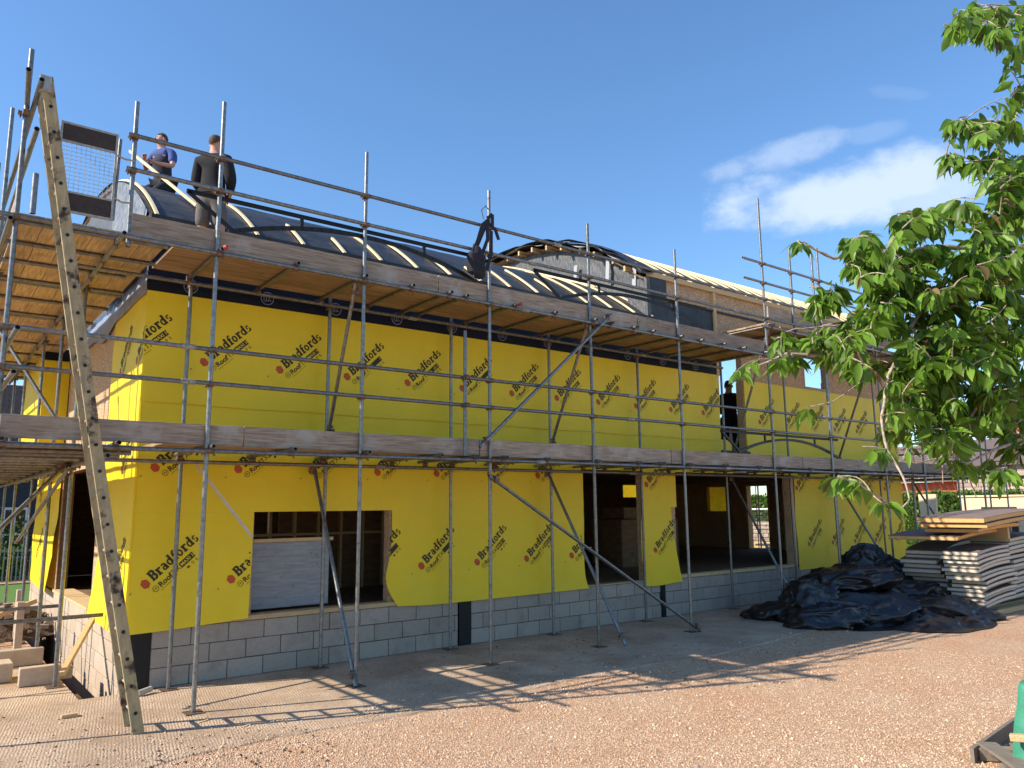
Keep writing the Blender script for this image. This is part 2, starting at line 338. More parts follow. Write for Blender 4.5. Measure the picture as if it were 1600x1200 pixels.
# concrete apron with an uneven gravel edge
def slab():
    g = MB(); top = []; n = 120
    x0, x1 = -9, 13.5
    for i in range(n+1):
        x = x0+(x1-x0)*i/n
        y = -2.88+.16*noise.noise((x*.8, 3, 0))+.07*noise.noise((x*3.5, 1, 0))+(-.35 if x < 0 else 0)*min(1, -x/2)
        if x > 8: y += (x-8)*.12
        top.append((x, y))
    for i in range(n):
        (xa, ya), (xb, yb) = top[i], top[i+1]
        yt = -.085
        g.add([(xa, ya, .012), (xb, yb, .012), (xb, yt, .012), (xa, yt, .012), (xa, ya-.02, -.001), (xb, yb-.02, -.001)], [(0, 1, 2, 3), (4, 5, 1, 0)])
    # part beside the trench
    g.add([(-9, -.085, .012), (TX0-.01, -.085, .012), (TX0-.01, 4.2, .012), (-9, 4.2, .012)], [(0, 1, 2, 3)])
    g.add([(TX0-.01, -.085, .012), (TX0-.01, 4.2, .012), (TX0-.01, 4.2, -.3), (TX0-.01, -.085, -.3)], [(0, 1, 2, 3)])
    g.add([(TX0-.01, -.085, .012), (TX0-.01, -.085, -.3), (TX1, -.085, -.3), (TX1, -.085, .012)], [(0, 1, 2, 3)])
    g.build('concrete_apron', slabm, kind='structure')
slab()
g = MB()
g.add([(-40, 11.5, .006), (9, 11.5, .006), (9, 17, .006), (-40, 17, .006)], [(0, 1, 2, 3)]); g.build('lawn', grassm, kind='structure')

# loose gravel: real stones, thick near the camera, thin on the concrete edge
def stones():
    rng = np.random.default_rng(3)
    base = np.array([(1, 0, -.3), (.3, .9, -.3), (-.8, .55, -.3), (-.8, -.6, -.3), (.3, -.95, -.3), (.45, .2, .7), (-.35, .4, .62), (-.2, -.45, .7)], float)
    faces = [(0, 1, 5), (1, 6, 5), (1, 2, 6), (2, 3, 6), (3, 7, 6), (3, 4, 7), (4, 0, 5), (4, 5, 7), (5, 6, 7)]
    P = []
    def samp(n, zfun):
        k = 0
        while k < n:
            px = rng.uniform(-20, 1620, 4000); py = rng.uniform(985, 1235, 4000)
            for x, y in zip(px, py):
                p = at(x, y, 2, 0); d = (p-CAM).length
                if zfun(p, d): P.append((p.x, p.y)); k += 1
                if k >= n: break
    samp(30000, lambda p, d: p.y < -3.0+.2*noise.noise((p.x*.8, 3, 0)) and d < 13)
    samp(2600, lambda p, d: -3.25 < p.y < -2.45 and random.random() < max(0, (-p.y-2.4))**1.5)
    samp(700, lambda p, d: -2.9 < p.y < -.3)
    samp(1500, lambda p, d: -3.1 < p.y < -2.3 and noise.noise((p.x*1.2, p.y*2, 7)) > .12)
    n = len(P); P = np.array(P)
    s = rng.uniform(.004, .0105, n)*np.where(rng.random(n) < .03, 1.9, 1)
    ang = rng.uniform(0, 2*pi, n); flat = rng.uniform(.5, .95, n); el = rng.uniform(.65, 1, n)
    V = np.zeros((n, 8, 3)); b = base[None]*(1+rng.uniform(-.25, .25, (n, 8, 3)))
    x = b[..., 0]*s[:, None]; y = b[..., 1]*s[:, None]*el[:, None]
    V[..., 0] = x*np.cos(ang)[:, None]-y*np.sin(ang)[:, None]+P[:, 0:1]; V[..., 1] = x*np.sin(ang)[:, None]+y*np.cos(ang)[:, None]+P[:, 1:2]
    zb = np.where(P[:, 1] > -2.9, .014, .001)
    V[..., 2] = b[..., 2]*s[:, None]*flat[:, None]+zb[:, None]+s[:, None]*.25
    F = (np.array(faces)[None]+np.arange(n)[:, None, None]*8).reshape(-1, 3)
    me = bpy.data.meshes.new('stones'); me.vertices.add(n*8); me.vertices.foreach_set('co', V.reshape(-1))
    me.loops.add(len(F)*3); me.loops.foreach_set('vertex_index', F.reshape(-1).astype(np.int32)); me.polygons.add(len(F))
    me.polygons.foreach_set('loop_start', np.arange(0, len(F)*3, 3, dtype=np.int32)); me.update(calc_edges=True)
    M = mat('gravel_stone', (.55, .38, .26), .95, 0, .1, 5, rnd=.38, island=True, spec=.15, blotch=((.66, .50, .34), 40, .5, .62))
    link('gravel_stones', me, M, kind='stuff')
stones()

# ------------------------------------------------------------------ the house under construction
house = empty('unfinished_house', (0, 0, 0), 'long unfinished house wrapped in yellow printed membrane with curved battened roofs', 'house')
XE, YB = 18.7, 9.2         # right end and back of the house
# --- blockwork plinth: real blocks on a mortar core, split by black damp-proof strips
def plinth():
    gm = MB()
    H, Lb, J = .225, .45, .010
    stops = [(.27, 4.60), (4.84, 9.14), (9.27, XE)]
    for (a, b) in stops:
        gm = MB(); g = MB(); gm.box((a, .012, -.02), (b, .20, .672)); gm.build('mortar_core', mortar, pl)
        for c in range(3):
            x = a-((c % 2)*.225 if a > .3 else (c % 2)*.225)
            while x < b-.02:
                x0, x1 = max(a, x)+J/2, min(b, x+Lb)-J/2
                if x1-x0 > .04:
                    dz = random.uniform(-.002, .002); dy = random.uniform(-.002, .002)
                    g.box((x0, dy, c*H+J/2+dz), (x1, .10, (c+1)*H-J/2+dz))
                x += Lb
        g.build('front_blockwork', block, pl, bevel=.004)
    g = MB(); gm = MB()
    gm.box((.012, .21, -.62), (.2, YB, .672))
    for c in range(-3, 3):
        y = .04-((c % 2)*.225)
        while y < YB:
            y0, y1 = max(.01, y)+J/2, min(YB, y+Lb)-J/2
            if y1-y0 > .04: g.box((random.uniform(-.002, .002), y0, c*H+J/2), (.10, y1, (c+1)*H-J/2))
            y += Lb
    gm.build('mortar_core', mortar, pl); g.build('side_blockwork', blockt, pl, bevel=.004)
pl = bpy.data.objects.new('plinth', None); COL.objects.link(pl); pl.parent = house
plinth()
for a, b in ((.012, .262), (4.61, 4.83), (9.15, 9.26)):
    MB().box((a, -.012, .002), (b, .1, .675)).build('damp_proof_strip', dpc, pl)
# --- timber frame walls with openings, floors, partitions
def wallY(name, y0, y1, X0, X1, Z0, Z1, holes, m, parent=house):
    """wall slab between y0..y1 pierced by holes (x0,x1,z0,z1), built of butted blocks"""
    xs = sorted({X0, X1, *[h[0] for h in holes], *[h[1] for h in holes]}); zs = sorted({Z0, Z1, *[h[2] for h in holes], *[h[3] for h in holes]})
    xs = [x for x in xs if X0 <= x <= X1]; zs = [z for z in zs if Z0 <= z <= Z1]
    bm = bmesh.new(); cells = {}
    def inside(i, j):
        if i < 0 or j < 0 or i >= len(xs)-1 or j >= len(zs)-1: return False
        cx, cz = (xs[i]+xs[i+1])/2, (zs[j]+zs[j+1])/2
        return not any(h[0] < cx < h[1] and h[2] < cz < h[3] for h in holes)
    g = MB()
    for i in range(len(xs)-1):
        for j in range(len(zs)-1):
            if not inside(i, j): continue
            a, b, c, d = xs[i], xs[i+1], zs[j], zs[j+1]
            g.add([(a, y0, c), (b, y0, c), (b, y0, d), (a, y0, d)], [(0, 1, 2, 3)]); g.add([(a, y1, c), (b, y1, c), (b, y1, d), (a, y1, d)], [(3, 2, 1, 0)])
            if not inside(i-1, j): g.add([(a, y0, c), (a, y1, c), (a, y1, d), (a, y0, d)], [(3, 2, 1, 0)])
            if not inside(i+1, j): g.add([(b, y0, c), (b, y1, c), (b, y1, d), (b, y0, d)], [(0, 1, 2, 3)])
            if not inside(i, j-1): g.add([(a, y0, c), (b, y0, c), (b, y1, c), (a, y1, c)], [(3, 2, 1, 0)])
            if not inside(i, j+1): g.add([(a, y0, d), (b, y0, d), (b, y1, d), (a, y1, d)], [(0, 1, 2, 3)])
    bm.free()
    return g.build(name, m, parent)
WIN1 = (1.44, 3.42, .74, 2.03); OP2 = (7.23, 8.76, .70, 2.72); OP3 = (9.66, 13.55, .70, 2.72); OPU = (11.18, 12.05, 3.18, 5.6); UW = (14.52, 15.46, 4.82, 5.55)
wallY('front_wall', .02, .18, 0.02, XE, .70, 5.0, [WIN1, OP2, OP3, OPU, UW], osb)
# second storey front wall under the high vault
wallY('upper_front_wall', .02, .16, 9.25, XE, 5.002, 6.62, [OPU, UW], osb)
# left wall built as a Y-wall rotated by hand
def wallX(name, x0, x1, Y0, Y1, Z0, Z1, holes, m, parent=house):
    o = wallY(name, x0, x1, Y0, Y1, Z0, Z1, holes, m, parent)
    for v in o.data.vertices: v.co = (v.co.y, v.co.x, v.co.z)
    o.data.flip_normals(); return o
wallX('side_wall', .004, .018, .0, YB, .70, 5.0, [(2.4, 5.75, .69, 2.72)], cladm)
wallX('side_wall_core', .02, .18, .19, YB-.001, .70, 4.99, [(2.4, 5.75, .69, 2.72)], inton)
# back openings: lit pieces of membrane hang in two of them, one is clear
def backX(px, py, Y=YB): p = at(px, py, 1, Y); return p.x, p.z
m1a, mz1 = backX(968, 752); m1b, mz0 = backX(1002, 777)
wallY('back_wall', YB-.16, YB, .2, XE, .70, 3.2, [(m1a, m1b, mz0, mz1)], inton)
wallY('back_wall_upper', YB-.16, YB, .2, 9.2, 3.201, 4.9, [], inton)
thin = mat('thin_membrane', (.85, .58, .02), .6, transl=.5)
MB().add([(m1a-.05, YB+.01, mz0-.05), (m1b+.05, YB+.01, mz0-.05), (m1b+.05, YB+.01, mz1+.05), (m1a-.05, YB+.01, mz1+.05)], [(0, 1, 2, 3)]).build('back_membrane', thin, house)
MB().add([(XE+.01, 5.45, 1.78), (XE+.01, 6.35, 1.78), (XE+.01, 6.35, 2.68), (XE+.01, 5.45, 2.68)], [(0, 1, 2, 3)]).build('end_membrane', thin, house)
f = MB(); a, b, c, d = 3.98, 4.70, .72, 2.62
for q in (((XE-.2, a-.07, c), (XE+.02, a, d)), ((XE-.2, b, c), (XE+.02, b+.07, d)), ((XE-.2, a-.07, d), (XE+.02, b+.07, d+.08)), ((XE-.25, a-.07, c-.03), (XE+.02, b+.07, c)), ((XE-.12, a+.44, c), (XE-.10, a+.46, d))): f.box(*q)
f.build('end_window_frame', timber, house)
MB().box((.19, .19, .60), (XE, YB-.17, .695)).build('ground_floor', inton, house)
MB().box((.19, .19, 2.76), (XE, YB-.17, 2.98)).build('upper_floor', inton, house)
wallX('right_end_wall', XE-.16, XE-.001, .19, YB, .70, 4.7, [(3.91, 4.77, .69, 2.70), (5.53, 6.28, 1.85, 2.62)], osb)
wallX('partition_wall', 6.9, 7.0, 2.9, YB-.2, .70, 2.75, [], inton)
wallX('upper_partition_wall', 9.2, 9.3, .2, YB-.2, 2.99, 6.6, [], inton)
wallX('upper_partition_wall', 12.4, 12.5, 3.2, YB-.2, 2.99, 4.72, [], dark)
# stud partition seen through the first window
g = MB()
for x in np.arange(.5, 6.8, .42): g.box((x, 2.6, .70), (x+.045, 2.69, 2.75))
g.box((.3, 2.598, 1.62), (6.8, 2.692, 1.66)); g.build('stud_partition', timber, house)
wallY('lining_board', 2.70, 2.72, .3, 6.85, .70, 2.75, [(2.1, 2.8, 1.66, 2.6)], inton)
MB().box((1.30, .30, .76), (2.62, .33, 1.62)).build('loose_sheet', greyb, house)
MB().box((1.25, .26, 1.625), (2.66, .36, 1.67)).build('window_rail', timber, house)
# boxes and things standing in the dark room behind the wide opening
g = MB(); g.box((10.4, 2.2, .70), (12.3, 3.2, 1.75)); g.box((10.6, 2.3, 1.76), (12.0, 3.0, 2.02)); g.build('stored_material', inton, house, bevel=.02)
# sills
MB().box((.95, -.03, .68), (3.62, .16, .735)).build('sill_plate', timber, house)
MB().box((7.1, -.02, .68), (8.95, .16, .70)).build('sill_plate', timber, house)
MB().box((9.5, -.035, .68), (13.62, .16, .74)).build('sill_plate', timber, house)
g = MB()
for k in range(7): g.box((-.03+k*.045, 2.35+.01*k, .68), (.01+k*.045, 5.8, .72))
g.build('side_sill', timber, house)
MB().box((13.56, -.02, .74), (13.66, .17, 2.72)).build('opening_post', timber, house)
g = MB(); g.box((11.15, -.05, 3.12), (12.1, .02, 3.18)); g.build('opening_sill', blackm, house)
# --- membrane sheets
def sheet(name, L, R, B, T, y=-.012, nu=40, nv=24, amp=.010, axis='Y', parent=house, seed=0, curl=None, label=None):
    """hanging sheet between left/right edge functions of z and bottom/top functions of x"""
    def fn(u, v):
        zb, zt = B(u), T(u); z = zb+(zt-zb)*v
        l, r = L(v), R(v); x = l+(r-l)*u
        o = y-amp*abs(noise.noise((x*1.3+seed, z*1.7, 1)))-amp*.8*abs(noise.noise((x*.5+z*2.2+seed, z*.4-x, 7)))
        if curl: o += curl(u, v)
        return (x, o, z) if axis == 'Y' else (o, x, z)
    g = MB(); g.grid(fn, nu, nv)
    ob = g.build(name, yel, parent, smooth=True, angle=80)
    if axis == 'X': ob.data.flip_normals()
    return ob
c_ = lambda v: (lambda u: v)
hide = []
# lower course, front: corner flap, header over the first window, long middle sheet
S1 = sheet('membrane_sheet', lambda v: -.03-.03*(1-v)**3, lambda v: 1.42-.05*(1-v)**2+.0*v, lambda u: .665+.05*u**2-.02*(1-u), c_(2.03), curl=lambda u, v: -.05*(1-v)**3-.04*max(0, u-.9)*10*(1-v)**2)
S2 = sheet('membrane_header', c_(-.03), c_(7.22), c_(2.031), c_(3.40), nu=90, seed=4, y=-.012)
S3 = sheet('membrane_sheet', lambda v: 3.44-.10*math.exp(-((v-.28)/.22)**2)+.12*(1-v)**8, lambda v: 7.22-.06*(1-v)**2+.12*(1-v)**8, lambda u: .64+.03*math.exp(-((u)/.1)**2)+.02*u, c_(2.03), nu=70, seed=9, curl=lambda u, v: -.035*(1-v)**3)
# pillar between the openings: two overlapping pieces, the lower one hanging loose
S4 = sheet('membrane_sheet', c_(8.72), lambda v: 9.66, c_(2.02), c_(2.76), nu=20, nv=10, seed=2, y=-.022)
S5 = sheet('membrane_sheet', lambda v: 8.70-.06*sin(v*3.1), lambda v: 9.50+.20*(1-v)**1.5, lambda u: .60-.015*sin(u*5), c_(2.05), nu=24, nv=24, seed=5, curl=lambda u, v: -.05*(1-v)**2*(.6+.4*u))
S6 = sheet('membrane_sheet', lambda v: 13.70+.02*sin(v*9), c_(XE), c_(.60), c_(2.76), nu=60, seed=8)
# upper course
S7 = sheet('membrane_sheet', c_(-.03), lambda v: 11.16-.04*(1-v), lambda u: 3.37+.006*sin(u*40), lambda u: 4.76, nu=110, seed=12, y=-.034)
S7b = sheet('membrane_sheet', c_(7.2), c_(11.5), c_(2.70), c_(3.40), nu=50, nv=10, seed=14, y=-.013)
S8 = sheet('membrane_sheet', c_(12.05), c_(XE), c_(2.70), lambda u: 4.74, nu=70, seed=17, y=-.013)
# fold of membrane round the opening returns
for a, z0, z1 in ((12.06, 3.2, 4.7), (13.64, .72, 2.7)):
    MB().add([(a, -.014, z0), (a, .2, z0), (a, .2, z1), (a, -.014, z1)], [(0, 1, 2, 3)]).build('membrane_return', yel, house)
# left side
sheet('side_membrane', lambda v: -.03, lambda v: 1.90+.25*(1-v)**6-.05*sin(v*6), lambda u: .66-.05*(1-u), c_(4.76), nu=30, nv=60, axis='X', y=-.012, amp=.014, curl=lambda u, v: -.07*(1-v)**8*min(1, u*6))
sheet('side_membrane', lambda v: 5.80+.3*max(0, .35-v), lambda v: 9.2, c_(.66), c_(2.73), nu=20, nv=30, axis='X', y=-.012, amp=.03, seed=3, curl=lambda u, v: -.12*(1-v)**2*(1-u))
# the return with membrane standing proud beyond
MB().box((-.42, 5.95, 2.9), (-.012, 9.1, 5.0)).build('side_bay', yel, house)
MB().box((-.425, 5.935, 4.78), (-.011, 5.949, 5.0)).build('side_bay_band', bandm, house)
# --- band along the wall head
def bandf(u, v):
    x = -.02+11.2*u; z = 4.715+.55*v
    return (x, -.026-.006*abs(noise.noise((x*2, z*3, 2)))-(.03*v), z)
g = MB(); g.grid(bandf, 120, 6); band = g.build('head_band', bandm, house, smooth=True)
def bandx(u, v):
    y = -.02+7.4*u; zb = 4.725+.012*sin(y*3.1)-(.16 if 1.7 < y < 3.6 else 0)*sin((y-1.7)/1.9*pi)**2
    return (-.03-.012*abs(noise.noise((y*2, v, 2))), y, zb+(5.02-zb)*v)
g = MB(); g.grid(bandx, 90, 6); g.build('side_band', bandg, house, smooth=True).data.flip_normals()

# --- printed marks on the membrane
def stroke(g, pts, wd, k):
    """flat ribbon along 2-D points"""
    n = len(pts); L = []; R = []
    for i, p in enumerate(pts):
        a = pts[max(0, i-1)]; b = pts[min(n-1, i+1)]; dx, dy = b[0]-a[0], b[1]-a[1]; l = math.hypot(dx, dy) or 1
        nx, ny = -dy/l*wd/2, dx/l*wd/2; L.append((p[0]+nx, p[1]+ny)); R.append((p[0]-nx, p[1]-ny))
    z = k*.00012
    g.add([(x, y, z) for x, y in L]+[(x, y, z) for x, y in R], [(i+1, i, n+i, n+i+1) for i in range(n-1)])
def arc(cx, cy, rx, ry, a0, a1, n=14): return [(cx+rx*cos(radians(a0+(a1-a0)*i/n)), cy+ry*sin(radians(a0+(a1-a0)*i/n))) for i in range(n+1)]
def glyph(ch):
    """slab-serif letters on a cap height of 1; returns strokes and advance"""
    W = .225; S = .135
    H = lambda x0, x1, y: ([(x0, y), (x1, y)], S)
    V = lambda x, y0, y1: ([(x, y0), (x, y1)], W)
    if ch == 'B': return [V(.2, 0, 1), H(.02, .45, .06), H(.02, .45, .94), H(.2, .45, .52), (arc(.42, .29, .22, .23, -90, 90), W), (arc(.40, .73, .20, .21, -90, 90), W*.95)], .76
    if ch == 'r': return [V(.2, 0, .70), H(.02, .42, .06), H(.02, .2, .64), (arc(.42, .38, .2, .25, 150, 60), .15), ([(.46, .60), (.56, .54)], .18)], .60
    if ch == 'a': return [V(.46, .05, .5), (arc(.28, .22, .17, .16, 0, 360), .14), (arc(.28, .46, .18, .19, 0, 150), .14), H(.42, .62, .06)], .66
    if ch == 'd': return [V(.50, 0, 1), (arc(.28, .33, .19, .27, 0, 360), .15), H(.36, .5, .94), H(.48, .66, .06)], .72
    if ch == 'f': return [V(.2, 0, .74), H(.02, .42, .06), H(.04, .44, .62), (arc(.37, .75, .17, .2, 180, 50), .15)], .46
    if ch == 'o': return [(arc(.31, .33, .21, .27, 0, 360, 20), .16)], .66
    if ch == 's': return [(arc(.25, .49, .15, .15, 30, 250), .13), (arc(.27, .20, .16, .15, 70, -150), .14)], .52
    return [], .4
def textmesh(s, size, offs=0):
    cu = bpy.data.curves.new('t', 'FONT'); cu.body = s; cu.size = size; cu.offset = offs; cu.resolution_u = 3
    o = bpy.data.objects.new('t', cu); COL.objects.link(o); dg = bpy.context.evaluated_depsgraph_get(); dg.update()
    me = bpy.data.meshes.new_from_object(o.evaluated_get(dg)); vs = [v.co.copy() for v in me.vertices]; fs = [tuple(p.vertices) for p in me.polygons]
    bpy.data.objects.remove(o); return vs, fs
def logo_mesh():
    """one printed mark in its own plane: x along the lettering, y up, origin at the red badge"""
    g = MB(); s = .128
    g.mi = 0; g.add([(-.045, .03, 0), (-.045, -.035, 0), (.0, -.062, 0), (.045, -.035, 0), (.045, .03, 0), (0, .062, 0)], [(0, 1, 2, 3, 4, 5)])
    g.mi = 1; x = .080; k = 0
    for ch in 'Bradfords':
        st, ad = glyph(ch)
        for pts, wd in st:
            k = k % 9+1; stroke(g, [(x+p[0]*s*.92, -.045+p[1]*s) for p in pts], wd*s, k)
        x += ad*s*.92+.003
    def put(s_, size, x0, y0, offs=0, z=.0003):
        vs, fs = textmesh(s_, size, offs); g.add([(v.x+x0, v.y+y0, z) for v in vs], fs)
    y0 = -.158
    stroke(g, arc(.045, y0+.032, .034, .034, 0, 360, 20), .006, 1)
    for r_ in (.012, .022): stroke(g, arc(.045, y0+.018, r_, r_, 30, 150, 6), .005, 1)
    put('Roof', .092, .095, y0, .0022); put('TX', .092, .285, y0, 0)
    a, b = .41, .615
    g.add([(a, y0-.004, .0002), (b, y0-.004, .0002), (b, y0+.066, .0002), (a, y0+.066, .0002)], [(0, 1, 2, 3)])
    g.mi = 2; put('MAXI 18', .058, a+.012, y0+.012, .0010, .0005); g.mi = 1
    stroke(g, [(.08, y0-.028), (.33, y0-.028)], .004, 1)
    for i, cx in enumerate((.47, .54, .60)):
        if i == 0: stroke(g, arc(cx, y0-.045, .013, .009, 0, 360, 8), .010, 2); stroke(g, [(cx-.02, y0-.05), (cx+.02, y0-.05)], .012, 3)
        if i == 1: stroke(g, arc(cx, y0-.04, .014, .014, 0, 360, 8), .005, 2); stroke(g, [(cx, y0-.065), (cx, y0-.05)], .006, 3)
        if i == 2: stroke(g, [(cx-.01, y0-.062), (cx-.01, y0-.03), (cx+.008, y0-.03)], .006, 2); stroke(g, [(cx-.004, y0-.045), (cx+.012, y0-.062)], .006, 3)
    stroke(g, [(-.20, .03), (-.17, .03)], .008, 1)
    return g.mesh('logo')
LOGO = logo_mesh()
for mm in (red, ink, yeln): LOGO.materials.append(mm)
ANG = radians(43.5)
def conform(o, sheet_obj, axis, off=.004):
    """lay the print on the sheet it belongs to, following its folds"""
    me = sheet_obj.data
    from mathutils.bvhtree import BVHTree
    bv = BVHTree.FromPolygons([v.co for v in me.vertices], [tuple(p.vertices) for p in me.polygons])
    for v in o.data.vertices:
        base = v.co.copy(); d = Vector((0, 1, 0)) if axis == 'Y' else Vector((1, 0, 0)); i = 1 if axis == 'Y' else 0
        lift = -base[i]; start = base.copy(); start[i] = -1
        h = bv.ray_cast(start, d)
        if h[0] is not None: v.co[i] = h[0][i]-off-lift
        else: v.co[i] = -.03-lift
def logo(x, z, sheet_obj, clip=None, zclip=None, axis='Y', ang=ANG):
    me = LOGO.copy(); M = Matrix.Translation((x, 0, z)) @ Matrix.Rotation(pi/2, 4, 'X') @ Matrix.Rotation(ang, 4, 'Z')
    if axis == 'X': M = Matrix.Rotation(-pi/2, 4, 'Z') @ Matrix.Translation((-x, 0, z)) @ Matrix.Rotation(pi/2, 4, 'X') @ Matrix.Rotation(ang, 4, 'Z')
    me.transform(M)
    bm = bmesh.new(); bm.from_mesh(me)
    def cut(co, no): bmesh.ops.bisect_plane(bm, geom=bm.verts[:]+bm.edges[:]+bm.faces[:], plane_co=co, plane_no=no, clear_outer=True)
    if clip:
        if clip[1] is not None: cut((clip[1], 0, 0), (1, 0, 0))
        if clip[0] is not None: cut((clip[0], 0, 0), (-1, 0, 0))
    if zclip: cut((0, 0, zclip), (0, 0, 1))
    bm.to_mesh(me); bm.free()
    o = bpy.data.objects.new('printed_logo', me); COL.objects.link(o); o.parent = sheet_obj
    conform(o, sheet_obj, axis)
for k in range(11): logo(.69+k*.99, 3.925, S7, clip=(None, 11.12))
logo(-.305, 3.925, S7, clip=(-.02, None))
for k in range(7): logo(.19+k, 2.577, S2, clip=(None, 7.18), zclip=3.36)
logo(.16, 1.205, S1); logo(1.16, 1.2, S1, clip=(None, 1.39))
logo(3.0, 1.21, S3, clip=(3.40, None))
logo(3.935, 1.215, S3); logo(4.935, 1.22, S3); logo(5.92, 1.225, S3); logo(6.91, 1.23, S3, clip=(None, 7.15))
logo(9.0, 1.235, S5); logo(8.83, 2.45, S4, clip=(None, 9.62), zclip=2.74)
for k in range(6): logo(12.55+k*1.02, 3.85, S8)
for k in range(5): logo(14.15+k, 1.155, S6, clip=(None, 18.6))
for k in range(5): logo(13.8+k, 2.42, S6, zclip=2.73, clip=(None, 18.6))
SIDE = [o for o in house.children if o.name.startswith('side_membrane')]
def xlogo(y, z, sh, ymin=None):
    me = LOGO.copy(); M = Matrix(((0, 0, 1, 0), (-1, 0, 0, y), (0, 1, 0, z), (0, 0, 0, 1))) @ Matrix.Rotation(ANG, 4, 'Z')
    # text reads left to right seen from -X: local x -> -Y, local y -> Z, local z -> -X
    M[0][2] = -1; me.transform(M)
    if ymin is not None:
        bm = bmesh.new(); bm.from_mesh(me); bmesh.ops.bisect_plane(bm, geom=bm.verts[:]+bm.edges[:]+bm.faces[:], plane_co=(0, ymin, 0), plane_no=(0, -1, 0), clear_outer=True); bm.to_mesh(me); bm.free()
    o = bpy.data.objects.new('printed_logo', me); COL.objects.link(o); o.parent = sh; conform(o, sh, 'X')
xlogo(1.30, 3.925, SIDE[0]); xlogo(.305, 3.925, SIDE[0], -.02); xlogo(.8, 2.577, SIDE[0]); xlogo(.84, 1.2, SIDE[0]); xlogo(8.6, 2.3, SIDE[1]); xlogo(8.2, 1.2, SIDE[1])
# ring emblems on the dark band
g = MB()
stroke(g, arc(0, 0, .085, .085, 0, 360, 24), .009, 1)
for i, dx in enumerate((-.035, 0, .035)):
    stroke(g, [(dx-.012, -.035), (dx-.012, .02), (dx+.012, .04)], .009, 2)
    stroke(g, [(dx+.004, -.05+i*.012), (dx+.02, -.02)], .008, 3)
RING = g.mesh('ring'); RING.materials.append(greymark)
for k in range(11):
    me = RING.copy(); me.transform(Matrix.Translation((.48+k*.994, 0, 4.885)) @ Matrix.Rotation(pi/2, 4, 'X') @ Matrix.Rotation(.0, 4, 'Z'))
    o = bpy.data.objects.new('printed_emblem', me); COL.objects.link(o); o.parent = band; conform(o, band, 'Y')

# --- vaulted roofs
def vault(name, x0, x1, yc, zc, R, hw, th, m, eave_drop=0):
    a0 = math.asin(hw/R); n = 48; k = max(12, int((x1-x0)*7))
    roof = bpy.data.objects.new('curved_roof', None); COL.objects.link(roof); roof.parent = house
    g = MB()
    def fn(u, v):
        a = -a0+2*a0*v; x = x0+(x1-x0)*u
        r = R+.018*noise.noise((x*1.1, a*7, 3))+.014*noise.noise((x*3.3+a*5, a*9, 8))
        return (x, yc+sin(a)*r, zc+cos(a)*r)
    g.grid(fn, k, n); g.build('felt', m, roof, smooth=True, angle=85)
    g = MB(); g.grid(lambda u, v: (x0+(x1-x0)*u, yc+sin(a0-2*a0*v)*(R-th), zc+cos(a0-2*a0*v)*(R-th)), 2, n); g.build('roof_deck', osb, roof, smooth=True)
    return roof, a0
def arcbatten(roof, x, yc, zc, R, a_from, a_to, wd=.038, th=.03):
    g = MB(); n = 18; pts = []
    jx = random.uniform(-.02, .02)
    for i in range(n+1):
        a = a_from+(a_to-a_from)*i/n; xx = x+jx*i/n
        for (dr, dx) in ((0.012, -wd/2), (0.012, wd/2), (th+.012, wd/2), (th+.012, -wd/2)): pts.append((xx+dx, yc+sin(a)*(R+dr), zc+cos(a)*(R+dr)))
    fs = [(i*4+k, i*4+(k+1) % 4, (i+1)*4+(k+1) % 4, (i+1)*4+k) for i in range(n) for k in range(4)]+[(3, 2, 1, 0), (n*4, n*4+1, n*4+2, n*4+3)]
    g.add(pts, fs); g.build('batten', batten, roof)
R1, Y1, Z1 = 7.37, 4.60, 0.0
roof1, a1 = vault('low', -.06, 9.20, Y1, Z1, R1, 4.68, .12, felt)
BX = [.022, .66, 1.3, 1.951, 2.578, 3.174, 3.798, 4.414, 5.005, 5.617, 6.222, 6.74, 7.41, 8.019, 8.642, 9.15]
for i, x in enumerate(BX):
    arcbatten(roof1, x, Y1, Z1, R1, -a1+.005, (-.05 if i in (0, 2) else -a1+.09+.035*(i*7 % 4)) if i < 12 else -a1+.40)
# second run of battens higher up the curve, above the sheets already lapped
for i, x in enumerate(BX[13:]): arcbatten(roof1, x+.05, Y1, Z1, R1, -.36, .1)
# gable ends of the low vault
def gable(name, x, yc, zc, R, hw, zbase, m, xo=0, parent=None, wr=.02, marks=False):
    a0 = math.asin(hw/R); g = MB()
    def fn(u, v):
        a = -a0+2*a0*u; yt, zt = yc+sin(a)*R, zc+cos(a)*R
        return (x-wr*abs(noise.noise((yt*1.5, zt*v*2, 2))), yt, zbase+(zt-zbase)*v)
    g.grid(fn, 50, 12); o = g.build(name, m, parent, smooth=True, angle=80); o.data.flip_normals(); return o
gable('gable_felt', -.02, Y1, Z1, R1-.01, 4.6, 4.95, feltg, parent=house, wr=.06)
# fascia strip below the felt along the eaves
MB().box((-.05, -.10, 5.40), (9.15, .02, 5.73)).build('eaves_board', felt, house)
# ragged silver felt hanging at the near corner of the gable
g = MB()
def rag(u, v):
    y = .12+2.2*u; zt = sqrt(R1*R1-(Y1-y)**2)+Z1-.02
    return (-.06-.10*v-.09*noise.noise((y*4, v*4, 4))*v, y, zt-(zt-5.0+.12*noise.noise((y*5, 1, 1)))*v)
g.grid(rag, 30, 14); g.build('loose_felt', mat('silver_felt', (.17, .175, .18), .45, 0, .5, 9, bump=.8, bscale=12, bdist=.03), house, smooth=True, angle=80)
R2, Y2, Z2 = 7.02, 4.42, 1.20
roof2, a2 = vault('high', 8.95, XE+.25, Y2, Z2, R2, 4.45, .14, felt)
for i in range(24):
    x = 9.26+i*.40+random.uniform(-.05, .05)
    arcbatten(roof2, x, Y2, Z2, R2, -a2+random.uniform(0, .03), .2)
